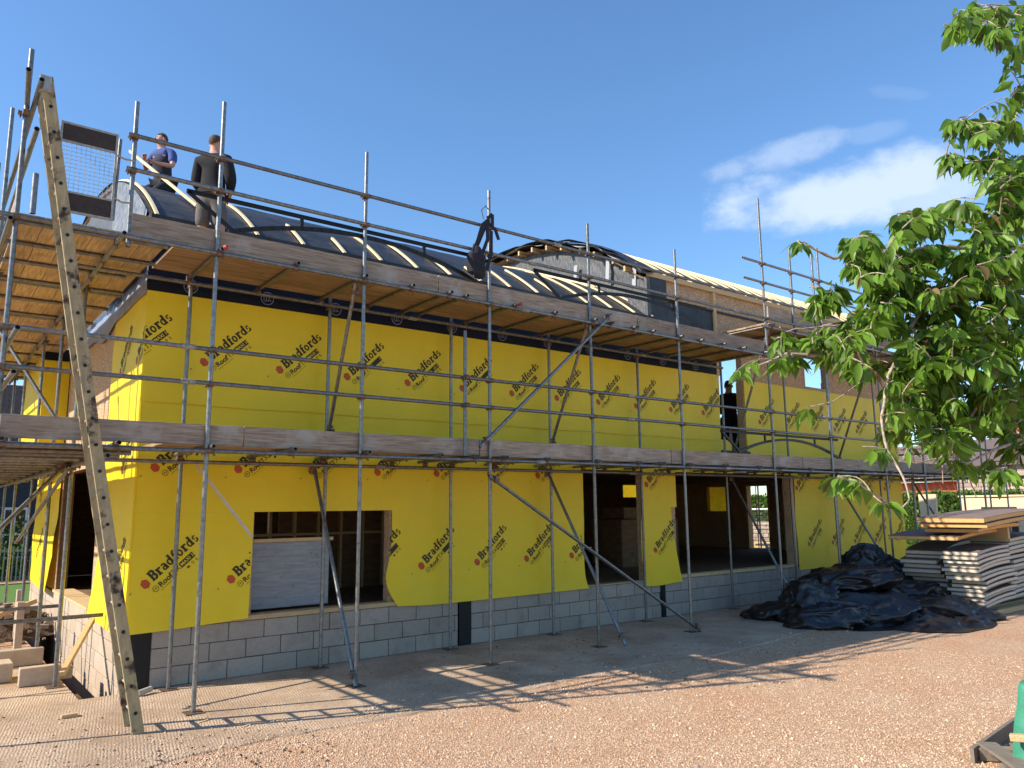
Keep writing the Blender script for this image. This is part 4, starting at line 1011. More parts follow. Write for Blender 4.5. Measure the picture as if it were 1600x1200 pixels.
person((.52, -.62, 4.998), radians(-42), 'man in black sweatshirt and grey shorts standing, back turned, behind the top rail', J2, top2, bot2, face=radians(-12), scale=.975)
# man in navy vest: kneels on the far side of the curved roof holding a batten
J1 = dict(pelvis=(0, 0, .42), waist=(0, .03, .58), chest=(0, .06, .80), collar=(0, .05, .96), neck=(.0, .07, 1.03), skull0=(.0, .10, 1.10), skull1=(.0, .105, 1.17), skull2=(0, .095, 1.25),
          ls=(-.19, .04, .93), le=(-.26, .10, .66), lw=(-.14, .33, .63), lh=(-.10, .40, .65), rs=(.19, .04, .93), re=(.27, .12, .68), rw=(.10, .34, .72), rh=(.04, .40, .75),
          lhip=(-.10, .02, .38), lk=(-.16, .38, .12), lc=(-.15, .10, .07), la=(-.14, -.05, .05), lt=(-.14, -.15, .02), rhip=(.10, .02, .38), rk=(.16, .38, .12), rc=(.15, .10, .07), ra=(.14, -.05, .05), rt=(.14, -.15, .02))
def top1(cloth):
    cloth('shirt', [('chest', 'collar'), ('collar', ('collar', 'neck', .5, .07)), ('collar', 'ls'), ('collar', 'rs'), ('ls', ('ls', 'le', .8, .068)), ('rs', ('rs', 're', .8, .068))], blue, .020)
    cloth('vest', [('waist', 'chest'), ('waist', ('pelvis', 'waist', .0, .16, .13)), ('chest', ('chest', 'collar', .75, .135, .10)), (('chest', 'collar', .75, .135, .10), ('collar', 'neck', .45, .085, .085))], navy, .036)
def bot1(cloth):
    cloth('trousers', [('pelvis', 'lhip'), ('pelvis', 'rhip'), ('lhip', 'lk'), ('rhip', 'rk'), ('lk', 'lc'), ('rk', 'rc'), ('lc', 'la'), ('rc', 'ra')], blk, .022)
ph = at(260, 211, 1, 3.0)
zr = Z1+sqrt(R1**2-(Y1-3.0)**2)
M1 = (ph.x, 3.0, ph.z-1.30)
person(M1, radians(125), 'man in navy vest and blue shirt handling a batten on the curved roof', J1, top1, bot1, face=radians(-18), scale=1.0)
pa, pb = at(203, 236, 1, 2.75), at(307, 321, 1, .55)
o = MB().bar(pa, pb, .028, .042).build('held_batten', batten); tagit(o, None, 'long new batten held slanting by the man in the navy vest', 'batten')
# third person, silhouetted inside the upper opening: its shade is painted as black clothes
J3 = {k: (v[0], v[1], v[2]) for k, v in J2.items()}
J3.update(lw=(-.12, .30, 1.10), lh=(-.08, .38, 1.12), rw=(.14, .30, 1.12), rh=(.08, .38, 1.15))
ph = at(1137, 593, 1, .85)
person((ph.x, .85, 2.985), radians(-70), 'silhouetted person with shade painted into black clothes, standing inside the narrow upper opening', J3, top2, lambda c: c('trousers', [('pelvis', 'lhip'), ('pelvis', 'rhip'), ('lhip', 'lk'), ('rhip', 'rk'), ('lk', 'lc'), ('rk', 'rc'), ('lc', 'la'), ('rc', 'ra')], blk, .025), scale=(ph.z-2.985)/1.80)

# ------------------------------------------------------------------ black polythene heap
def tarp():
    bnd = [at(x, y, 2, 0) for x, y in ((1185, 957), (1205, 968), (1235, 976), (1290, 980), (1335, 987), (1400, 985), (1450, 990), (1500, 991), (1535, 985), (1546, 966))]
    bnd = [(p.x, p.y) for p in bnd]+[(13.9, -3.3), (14.9, -2.2), (14.8, -1.0), (13.2, -.45), (12.0, -.42)]
    cx, cy = 12.7, -2.1
    an = sorted([(atan2(y-cy, x-cx), math.hypot(x-cx, y-cy)) for x, y in bnd])
    def rad(a):
        for i in range(len(an)):
            a0, r0 = an[i-1]; a1_, r1 = an[i]
            if i == 0: a0 -= 2*pi
            if a0 <= a <= a1_: return r0+(r1-r0)*(a-a0)/(a1_-a0+1e-9)
        a0, r0 = an[-1]; a1_, r1 = an[0]; a1_ += 2*pi
        return r0+(r1-r0)*(a-a0)/(a1_-a0)
    bumps = [(13.6, -1.6, .62, 1.1), (12.9, -1.6, .55, 1.0), (12.2, -2.0, .45, 1.0), (11.3, -1.8, .28, .9), (12.9, -3.0, .30, .9), (12.0, -3.2, .20, .8), (13.2, -2.3, .45, 1.0), (14.0, -2.5, .36, .8)]
    def H(x, y):
        h = 0
        for bx, by, hh, s in bumps: h = max(h, hh*math.exp(-((x-bx)**2+(y-by)**2)/(2*(s*.62)**2)))+.04*hh*math.exp(-((x-bx)**2+(y-by)**2)/(s*s))
        return h
    def fn(u, v):
        a = -pi+2*pi*u; R = rad(a)*(1+.05*noise.noise((cos(a)*4, sin(a)*4, 2))); q = v
        x, y = cx+cos(a)*R*q, cy+sin(a)*R*q
        h = H(x, y)*min(1, (1-q)*5)**.6
        w1 = noise.noise((x*.9, y*.9, 3)); w2 = noise.noise((x*1.6+w1*1.8, y*2.2-w1, 9)); w3 = noise.noise((x*3.4+w2*1.5, y*2.6+w1*2, 5)); w4 = noise.noise((x*6+w3, y*4+w2, 2))
        def cr(w, k): return max(0, 1-abs(w)*k)**1.5
        rid = .17*w1+cr(w2, 3.2)*.14+cr(w3, 3.6)*.06+cr(w4, 4)*.012-.05
        edge = min(1, (1-q)*8)
        return (x+.16*w2*edge, y+.18*w3*edge, max(.014+.012*w4*w4, h+rid*edge*(.45+h)+.015*edge))
    g = MB(); g.grid(fn, 300, 120)
    side = Vector((RT.x, RT.y, 0)).normalized(); dep = Vector((-side.y, side.x, 0))
    lobes = [(1356, 886, -1.75, .50, .42, .42, .1), (1322, 906, -2.1, .80, .55, .27, .16), (1398, 902, -1.9, .62, .5, .34, -.45), (1258, 944, -2.0, .48, .5, .36, .25), (1345, 958, -2.75, .95, .5, .30, .05),
             (1458, 960, -3.3, 1.0, .55, .30, -.06), (1518, 975, -3.7, .42, .35, .20, -.3), (1212, 955, -1.5, .55, .4, .16, .25), (1385, 930, -2.4, .62, .5, .26, -.2), (1290, 968, -2.55, .60, .45, .22, .1), (1420, 935, -2.7, .55, .4, .30, .2)]
    for k, (px, py, Y, rx, ry, rz, tl) in enumerate(lobes):
        c = at(px, py, 1, Y); c.z = max(c.z, .05)
        def lf_(u, v):
            a = 2*pi*u; b = pi*v; X_, Z_ = sin(b)*cos(a), cos(b); Yv = sin(b)*sin(a)
            q = Vector((X_*1.1+k*3, Yv*1.0, Z_*.9)); w1 = noise.noise(q); w2 = noise.noise(Vector((q.x*1.5+w1*.9, q.y*1.4, q.z*1.6-w1*.8+k))); w3 = noise.noise(Vector((q.x*3.2+w1, q.y*2.5, q.z*2.2+w2*1.2)))
            dsp = 1+.30*w1+.20*max(0, 1-abs(w2)*3.2)**1.3+.09*max(0, 1-abs(w3)*3.5)**1.2-.05
            X2, Z2_ = X_*cos(tl)*1-Z_*sin(tl)*.4, Z_+X_*sin(tl)
            p = c+side*(X_*rx*dsp)+dep*(Yv*ry*dsp); p.z = max(.012+.02*abs(w3), c.z+(Z_*rz+X_*rx*sin(tl)*.9)*dsp); return tuple(p)
        g.grid(lf_, 90, 56)
    o = g.build('tarpaulin', tarpm, smooth=True, angle=180)
    tagit(o, None, 'crumpled heap of black polythene sheeting on the ground beside the board stacks', 'tarpaulin')
tarp()

# ------------------------------------------------------------------ stacked curved panels: each panel a thing
LBLK = {}
def panel(x0, x1, y0, y1, z, th, edge, label, grp, rise=.16, flip=False, tilt=0, wob=0, broken=False):
    L = x1-x0; n = 14
    def prof(t):
        s = 1-t if flip else t
        return rise*(1-(1-s)**2)+tilt*t
    g = MB(); vs = []; t2 = .009
    for lay, (za, zb_) in enumerate(((0, t2), (t2+.0005, th-t2-.0005), (th-t2, th))):
        g.mi = 0 if lay == 1 else 1; vs = []
        ins = .004 if lay == 1 else 0
        for i in range(n+1):
            t = i/n; x = x0+ins+(L-2*ins)*t; zz = z+prof(t)
            jag = (.05*noise.noise((x*9, z*30, 1))+.03) if broken and t < .3 and lay == 1 else 0
            jf = (.05*noise.noise((z*40, 3, 1))) if broken else 0
            for yy, zq in ((y0+ins, za), (y1-ins, za), (y1-ins, zb_), (y0+ins+jag, zb_)): vs.append((x+(jf if i == 0 else 0), yy+wob*t, zz+zq))
        fs = [(i*4+k, i*4+(k+1) % 4, (i+1)*4+(k+1) % 4, (i+1)*4+k) for i in range(n) for k in range(4)]+[(3, 2, 1, 0), (n*4, n*4+1, n*4+2, n*4+3)]
        g.add(vs, fs)
    o = g.build('curved_panel', [edge, plyt]); o['label'] = label; o['category'] = 'panel'; o['group'] = grp
    return o
ordn = ['lowest', 'second from the bottom', 'third from the bottom', 'fourth from the bottom', 'fifth from the bottom', 'sixth from the bottom', 'seventh from the bottom', 'eighth from the bottom', 'ninth from the bottom', 'tenth from the bottom', 'eleventh from the bottom', 'twelfth from the bottom', 'thirteenth from the bottom', 'fourteenth from the bottom']
def pile(n, X, L, Y0, Y1, z0, th, nm, grp, edge=insw, rise=.18, flip=False, lean=0, tops=None):
    z = z0
    for k in range(n):
        jx, jy = random.uniform(-.10, .10), random.uniform(-.05, .05)
        lab = ('topmost' if k == n-1 else ordn[k])+' pale-edged curved panel in the '+nm
        panel(X+jx+lean*(k/n), X+jx+L+lean*(k/n), Y0+jy, Y1+jy+random.uniform(-.03, .03), z, th-.004, edge, lab, grp, rise=rise+random.uniform(-.02, .02), flip=flip, broken=(k in (2, 4) and not flip))
        z += th+random.uniform(.002, .012)
    return z
# pallets under the piles
g = MB()
for y in (-3.95, -3.6, -3.3): g.box((13.5, y, .012), (16.9, y+.1, .10))
o = g.build('timber_bearers', timber); o['kind'] = 'stuff'
zA = pile(14, 13.55, 1.45, -3.86, -3.24, .11, .069, 'nearest stack in front', 'curved panels in the near stack', lean=-.15, rise=.10)
zB = pile(14, 15.02, 1.9, -3.80, -2.9, .20, .076, 'right-hand stack cut by the picture edge', 'curved panels in the right stack', rise=.05, flip=False)
zC = pile(12, 14.0, 1.3, -3.05, -2.32, .10, .080, 'shaded stack behind the black sheeting', 'curved panels in the shaded stack', lean=-.4)
panel(13.2, 15.0, -3.62, -2.33, 1.36, .07, inso, 'orange-edged panel lying across the shaded stack, below the top pair', 'orange-edged panels on top', rise=.10)
panel(13.3, 15.2, -3.95, -3.0, 1.50, .075, inso, 'shorter orange-edged panel under the top pair', 'orange-edged panels on top', rise=.08)
panel(13.1, 16.6, -4.18, -3.02, 1.60, .08, inso, 'lower of the two broad orange-edged panels on top of the stacks', 'orange-edged panels on top', rise=.14)
panel(13.05, 16.6, -4.16, -2.98, 1.69, .085, inso, 'topmost broad orange-edged panel spanning the stacks', 'orange-edged panels on top', rise=.14)
MB().box((15.0, -3.8, zB-.02), (15.1, -3.0, 1.58)).build('spacer', timber); bpy.data.objects['spacer']['label'] = 'timber spacer between stacked curved panels'; bpy.data.objects['spacer']['category'] = 'spacer'

# ------------------------------------------------------------------ left foreground bits
def conc(a, b, label, jit=.006):
    o = MB().box(a, b, jit).build('concrete_block', blockt, bevel=.008); tagit(o, None, label, 'block', 'loose blocks on the left'); return o
conc((-.92, 1.02, .014), (-.50, 1.13, .232), 'tan concrete block standing on edge by the pole foot')
conc((-.70, 1.20, .014), (-.34, 1.42, .17), 'tan concrete block lying flat behind the block on edge')
conc((-1.30, 1.45, .014), (-.95, 1.85, .235), 'tan concrete block at the left picture edge')
conc((-1.15, 2.5, .014), (-.50, 2.64, .235), 'long tan block standing furthest back on the slab')
conc((-.47, .66, -.35), (-.30, .95, -.13), 'tan block half sunk in the trench edge')
o = MB().bar((-.52, .75, .16), (-.10, 1.55, .66), .06, .06).build('timber_prop', timber); tagit(o, None, 'short timber prop leaning against the side sill', 'timber')
o = MB().bar((-1.9, 4.6, .1), (-.35, 5.0, .62), .05, .07).build('timber_prop', timber); tagit(o, None, 'long timber lying on the rubble heap at far left', 'timber')
p = at(108, 1118, 2, .03)
o = MB().box((p.x-.07, p.y-.04, .014), (p.x+.07, p.y+.05, .045), .006).build('timber_offcut', timber); tagit(o, None, 'small timber offcut lying on the ribbed concrete', 'offcut')
p = at(228, 1080, 2, .03)
o = MB().tube((p.x-.12, p.y-.14, .045), (p.x+.04, p.y-.05, .06), .032, wall=.005).build('pipe_stub', mat('grey_pipe', (.5, .42, .32), .6)); tagit(o, None, 'short grey pipe stub at the foot of the black corner strip', 'pipe')
for i, (x, y) in enumerate(((.35, -1.92), (.62, -2.35))):
    o = MB().bar((x-.06, y, .016), (x+.05, y+.05, .02), .02, .004).build('wood_splinter', timber); tagit(o, None, ['pale wood splinter beside the ladder foot', 'pale wood splinter near the gravel edge'][i], 'splinter')
# rubble heap and bricks at far left
def heap(name, cx, cy, rx, ry, h, m, label, seed):
    g = MB()
    def fn(u, v):
        a = 2*pi*u; x, y = cx+cos(a)*rx*v, cy+sin(a)*ry*v
        return (x, y, h*(1-v*v)*(.8+.6*noise.noise((x*3, y*3, seed)))+.12*h*noise.noise((x*12, y*12, seed))*(1-v)+.004)
    g.grid(fn, 60, 20); o = g.build(name, m, smooth=True, angle=60)
    if label: tagit(o, None, label, 'heap')
    return o
heap('rubble_heap', -1.0, 6.2, 1.3, 1.2, .55, soilm, 'heap of brown earth and rubble beyond the loose blocks', 4)
g = MB()
for i in range(160):
    a = random.uniform(0, 2*pi); q = sqrt(random.random()); x, y = -1.0+cos(a)*1.4*q, 6.1+sin(a)*1.5*q; s = random.uniform(.03, .11)
    g.box((x, y, .5*(1-q*q)*.9), (x+s*1.5, y+s, .5*(1-q*q)*.9+s*.7), s*.2)
o = g.build('rubble', stone, kind='stuff')
for i, (x, y) in enumerate(((-.75, 3.6), (-.62, 5.1))):
    o = MB().box((x, y, .014), (x+.1, y+.12, .75+.05*i)).build('concrete_post', blockt, bevel=.006); tagit(o, None, ['pale square post stump beside the side wall', 'pale square post stump further along the side wall'][i], 'post')

# neighbouring house at far left
nb = empty('neighbour_house', (-2, 20, 0), 'dark clad neighbouring house with brown shingle roof seen under the left scaffold', 'house')
NX0, NX1, NY = -9, 4.5, 20
MB().box((NX0, NY, 0), (NX1, NY+7, 3.35)).build('wall', navyc, nb)
g = MB(); rows = 22
for k in range(rows):
    t0, t1 = k/rows, (k+1)/rows
    n = 60
    for i in range(n):
        xa = NX0-.4+(NX1-NX0+.8)*(i+.5*(k % 2))/n; xb = xa+(NX1-NX0+.8)/n-.01; dz = random.uniform(0, .03)
        g.box((xa, NY-.4+2.6*t0, 3.45+3.0*t0+dz), (xb, NY-.4+2.6*t1+.12, 3.45+3.0*t1+.03+dz), .008)
g.build('roof', slate, nb)
MB().path([(NX0-.4, NY-.48, 3.42), (NX1+.4, NY-.48, 3.42)], .07, 8).build('gutter', whitem, nb)
MB().path([(NX0-.4, NY+2.4, 6.48), (NX1+.4, NY+2.4, 6.48)], .09, 8).build('ridge', whitem, nb)
for xa in (-.6, .25):
    fr = MB(); fr.box((xa, NY-.06, .55), (xa+.06, NY-.01, 2.2)); fr.box((xa+.62, NY-.06, .55), (xa+.68, NY-.01, 2.2)); fr.box((xa+.061, NY-.06, 2.12), (xa+.619, NY-.01, 2.2)); fr.box((xa+.061, NY-.06, .55), (xa+.619, NY-.01, .63)); fr.box((xa+.061, NY-.05, 1.3), (xa+.619, NY-.02, 1.36)); fr.box((xa+.31, NY-.05, .631), (xa+.36, NY-.02, 1.299)); fr.box((xa+.31, NY-.05, 1.361), (xa+.36, NY-.02, 2.119))
    o = fr.build('window', whitem, nb); MB().box((xa+.03, NY-.03, .58), (xa+.65, NY-.005, 2.18)).build('pane', glass, o)
fn_ = empty('picket_fence', (-2, 16, 0), 'low fence of thin pales in front of the neighbouring house', 'fence')
g = MB()
for i in range(130): g.box((-9+i*.11, 17, .05), (-8.97+i*.11, 17.03, 1.05))
g.build('pales', gatem, fn_); MB().box((-9, 17.031, .9), (5.3, 17.06, .96)).build('rail', gatem, fn_)
def leaves(name, n, fpos, size, m, parent=None, **kw):
    g = MB()
    for i in range(n):
        p = Vector(fpos()); s = size*random.uniform(.6, 1.3); d = Vector((random.gauss(0, 1), random.gauss(0, 1), random.gauss(0, 1)-.3)).normalized(); u = d.cross(Vector((random.random(), random.random(), random.random()))).normalized()
        q = p+d*s*.5; g.add([p, q+u*s*.28, p+d*s, q-u*s*.28], [(0, 1, 2, 3)])
    return g.build(name, m, parent, **kw)
o = leaves('shrub', 2500, lambda: (random.gauss(-.1, .8), random.gauss(18.6, .4), abs(random.gauss(.7, .5))), .12, hedgem); tagit(o, None, 'leafy green shrub before the white windows at far left', 'shrub')

# ------------------------------------------------------------------ right background
hd = empty('hedge', (30, 3, 0), 'bright green clipped hedge behind the panel stacks', 'hedge')
hx, hy0, hy1, hz = 31.0, 1.5, 18.0, 2.35
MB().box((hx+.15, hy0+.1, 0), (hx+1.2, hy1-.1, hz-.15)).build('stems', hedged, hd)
leaves('foliage', 22000, lambda: ((hx+random.random()*.25, random.uniform(hy0, hy1), random.uniform(0, hz)) if random.random() < .7 else (random.uniform(hx, hx+1.2), random.uniform(hy0, hy1), hz+random.gauss(0, .05))), .17, hedgem, hd)
hf_ = empty('mesh_fence', (30, 20, 0), 'grey wire mesh fence panels behind the house', 'fence')
g = MB()
for i in range(5): g.path([(26.5, 6+3*i, 0), (26.5, 6+3*i, 1.85)], .03, 6)
g.path([(26.5, 6, 1.85), (26.5, 18, 1.85)], .035, 6); g.build('frame', whitem, hf_)
g = MB()
for i in range(22): g.path([(26.52, 6, .1+i*.08), (26.52, 18, .1+i*.08)], .004, 4)
g.build('mesh', galv, hf_)
g = MB(); z = 0
while z < 1.3:
    y = 6.0
    while y < 18:
        l = random.uniform(.2, .5); g.box((27-random.uniform(0, .03), y+.01, z+.01), (27.25, y+l-.01, z+.15), .008); y += l
    z += .165
o = g.build('garden_wall', stone); tagit(o, None, 'low grey stone wall seen through the far window behind the wire fence', 'wall')
g = MB()
for i in range(34): y = random.uniform(6.2, 7.2); x = 23+random.random()*1.2; g.box((x, y, .02+i*.017), (x+.16, y+3, .05+i*.017), .012)
o = g.build('timber_pile', timber); tagit(o, None, 'untidy pile of timber planks seen through the far window', 'timber pile')

def rubwall(g, Y0, Y1, z0, z1, X, seed=1):
    z = z0
    while z < z1:
        h = random.uniform(.13, .24); y = Y0
        while y < Y1:
            l = random.uniform(.2, .55)
            g.box((X-random.uniform(.0, .03), y+.012, z+.01), (X+.2, min(Y1, y+l)-.012, min(z1, z+h)-.012), .008); y += l
        z += h
sh = empty('stone_house', (42, 3, 0), 'stone house with a long brown tiled roof behind the hedge', 'house')
p1 = at(1404, 702, 0, 44); p2 = at(1602, 694, 0, 44); zrg = (p1.z+p2.z)/2
ev = at(1500, 752, 0, 40).z
Yl = at(1380, 700, 0, 44).y
g = MB()
nr = 16
for k in range(nr):
    t0, t1 = k/nr, (k+1)/nr
    xa, xb = 39.6+4.4*t0, 39.6+4.4*t1+.1; za, zb_ = ev+(zrg-ev)*t0, ev+(zrg-ev)*t1
    n = 70
    for i in range(n):
        ya = -8+(Yl+10)*(i+.5*(k % 2))/n; yb = ya+(Yl+10)/n-.012; dz = random.uniform(0, .02)
        g.add([(xa, ya, za+.05+dz), (xa, yb, za+.05+dz), (xb, yb, zb_+.03+dz), (xb, ya, zb_+.03+dz), (xa, ya, za+dz-.01), (xa, yb, za+dz-.01)], [(0, 3, 2, 1), (4, 0, 1, 5)])
g.build('roof', slate, sh)
MB().path([(44, -8, zrg+.08), (44, Yl+2, zrg+.08)], .12, 8).build('ridge', slate, sh)
MB().box((40.2, -8, 0), (48, Yl+2, ev)).build('wall', brick, sh)
MB().add([(40.1, Yl+2, ev-.2), (44, Yl+2, zrg), (48, Yl+2, ev-.2)], [(0, 1, 2)]).build('gable', brick, sh)
pc = at(1592, 695, 0, 44)
c_o = MB().box((43.6, pc.y-1.6, zrg-.3), (44.4, pc.y, at(1592, 663, 0, 44).z)).build('chimney', brick, sh)
ws = at(1497, 775, 0, 34)
so = empty('stone_barn', (34, 0, 0), 'squared pale stone wall of the barn beside the cream boarding', 'barn')
g = MB(); yA = at(1497, 775, 0, 34).y; rubwall(g, -9, yA, .2, at(1550, 726, 0, 34).z, 34)
g.build('stonework', mat('squared_stone', (.46, .34, .27), .95, 0, .15, 4, rnd=.2, island=True, bump=.5, bscale=20), so)
MB().box((34.05, -9, .0), (40, yA-.02, at(1550, 726, 0, 34).z-.03)).build('mortar_core', mat('pale_mortar', (.5, .42, .34), .95), so)
g = MB(); zt_ = at(1550, 722, 0, 34).z
g.add([(33.7, -9.3, zt_-.05), (33.7, yA+.3, zt_-.05), (37, yA+.3, zt_+1.2), (37, -9.3, zt_+1.2)], [(0, 1, 2, 3)]); g.add([(33.7, -9.3, zt_-.15), (33.7, yA+.3, zt_-.15), (33.7, yA+.3, zt_-.05), (33.7, -9.3, zt_-.05)], [(0, 1, 2, 3)])
g.build('roof', slate, so)
cb = empty('boarded_hoarding', (27, -1, 0), 'cream plywood hoarding with a dark panel behind the stacks', 'hoarding')
q0, q1 = at(1500, 777, 0, 28), at(1500, 810, 0, 28)
MB().box((28, -8, .0), (28.04, q0.y, q0.z)).build('board', cream, cb); MB().box((27.95, -8, q0.z+.001), (28.09, q0.y+.05, q0.z+.06)).build('capping', cream, cb)
MB().box((27.97, at(1588, 790, 0, 28).y, .9), (27.997, at(1533, 790, 0, 28).y, at(1550, 792, 0, 28).z)).build('dark_panel', gatep, cb)
# timber post between stack and hedge
p = at(1452, 800, 0, 27)
o = MB().add([(27, p.y-.2, 0), (27, p.y+.26, 0), (27, p.y+.34, 2.35), (27, p.y-.28, 2.35), (27.1, p.y-.2, 0), (27.1, p.y+.26, 0), (27.1, p.y+.34, 2.35), (27.1, p.y-.28, 2.35)], [(0, 3, 2, 1), (4, 5, 6, 7), (0, 1, 5, 4), (1, 2, 6, 5), (2, 3, 7, 6), (3, 0, 4, 7)]).build('board_offcut', cream); tagit(o, None, 'cream tapered board standing before the hedge', 'board')
# distant trees on the skyline at right
def fartree(x, y, h, r, label):
    t = empty('tree', (x, y, 0), label, 'tree', 'trees on the skyline')
    MB().path([(x, y, 0), (x+.1, y, h*.4), (x, y, h*.8)], [.25, .18, .05], 8).build('trunk', barkm, t)
    cs = [(random.gauss(0, r*.4), random.gauss(0, r*.4), h*.65+random.gauss(0, h*.13), r*random.uniform(.3, .55)) for _ in range(14)]
    def f():
        c = random.choice(cs); d = Vector((random.gauss(0, 1), random.gauss(0, 1), random.gauss(0, 1))).normalized()*c[3]*random.random()**.4
        return (x+c[0]+d.x, y+c[1]+d.y, c[2]+d.z)
    leaves('crown', 2500, f, .35, hedgem, t)
q = at(1583, 703, 0, 60); fartree(60, q.y, q.z+.7, 2.0, 'small green tree on the skyline beside the red chimney')
q = at(1500, 703, 0, 60); fartree(60, q.y, q.z+1.5, 2.5, 'green tree showing just above the tiled ridge')

# dark clods and leaf litter trodden onto the concrete
g = MB(); rr = random.Random(5)
for i in range(420):
    if i < 260: p = at(rr.uniform(0, 520), rr.uniform(1120, 1200), 2, 0)
    else: p = at(rr.uniform(560, 1250), rr.uniform(1000, 1075), 2, 0)
    if p.y > -.3 or (i < 260 and rr.random() > .25+.9*max(0, -p.y-2.2)): continue
    z0 = .013 if p.y > -2.95 else .006
    k = rr.uniform(.006, .020); a_ = rr.uniform(0, 6.3)
    g.add([(p.x+k*cos(a_+t)*rr.uniform(.6, 1.2), p.y+k*sin(a_+t)*rr.uniform(.6, 1.2), z0) for t in (0, 1.3, 2.5, 3.8, 5.1)]+[(p.x, p.y, z0+k*.6)], [(0, 1, 5), (1, 2, 5), (2, 3, 5), (3, 4, 5), (4, 0, 5)])
o = g.build('dirt_crumbs', soilm, kind='stuff')

# second ladder standing against the far scaffold corner
l2 = empty('ladder', (19.9, -1.8, 0), 'dark ladder standing against the far right scaffold corner', 'ladder')
for y in (-1.66, -2.06): tubeo('stile', (19.92, y, .02), (20.02, y, 4.0), parent=l2, r=.02)
for k in range(12): z = .3+k*.31; MB().path([(19.92+.1*z/4, -1.66, z), (19.92+.1*z/4, -2.06, z)], .013, 6).build('rung', galv, l2)

# ------------------------------------------------------------------ pallet and green sack at the lower right corner
pt = empty('pallet', (5.2, -7.2, 0), 'grey weathered timber pallet half out of frame at lower right', 'pallet')
PM = Matrix.Translation((4.86, -7.16, 0)) @ Matrix.Rotation(radians(-46), 4, 'Z')
def pbox(nm, a, b, m=pallm, par=pt, jit=.003):
    o = MB().box(a, b, jit).build(nm, m, par, bevel=.002); o.data.transform(PM); return o
for k in range(4): pbox('top_board', (.02+k*.25, -.95, .112), (.17+k*.25, .12, .134))
for y in (.02, -.42, -.86): pbox('bearer', (0, y, .012), (.98, y+.09, .108))
gs = empty('green_sack', (6.0, -7.2, 0), 'green plastic sack standing on the pallet at the right picture edge', 'sack')
sp = at(1606, 1140, 2, .35)
g = MB()
def sf(u, v):
    a = 2*pi*u; z = .14+.62*v; r = .33*(1-.28*v)*(1+.08*noise.noise((cos(a)*2, sin(a)*2, z*4)))
    if v > .93: r *= .6
    k = 1/max(abs(cos(a)), abs(sin(a)))**.55
    return (sp.x+.27+cos(a)*r*k, sp.y-.16+sin(a)*r*k, z-.04+.02*noise.noise((a, z*5, 1)))
g.grid(sf, 40, 20); g.build('bag', green, gs, smooth=True, angle=80)
o = MB().bar(at(1578, 1152, 2, .30), at(1640, 1156, 2, .32), .07, .05).build('timber_offcut', timber, bevel=.006); tagit(o, None, 'sawn pale timber offcut lying against the green sack', 'offcut')
p = at(1520, 1190, 2, .02); p2_ = at(1590, 1140, 2, .02)
o = MB().bar((p.x, p.y, .06), (p2_.x, p2_.y, .07), .03, .12).build('old_plank', pallm); tagit(o, None, 'dark old plank on edge beside the pallet', 'plank')
o = heap('stone_chip', *at(1090, 1200, 2, 0)[:2], .03, .02, .015, stone, 'x', 2); tagit(o, None, 'single larger dark stone on the gravel at bottom centre', 'stone')

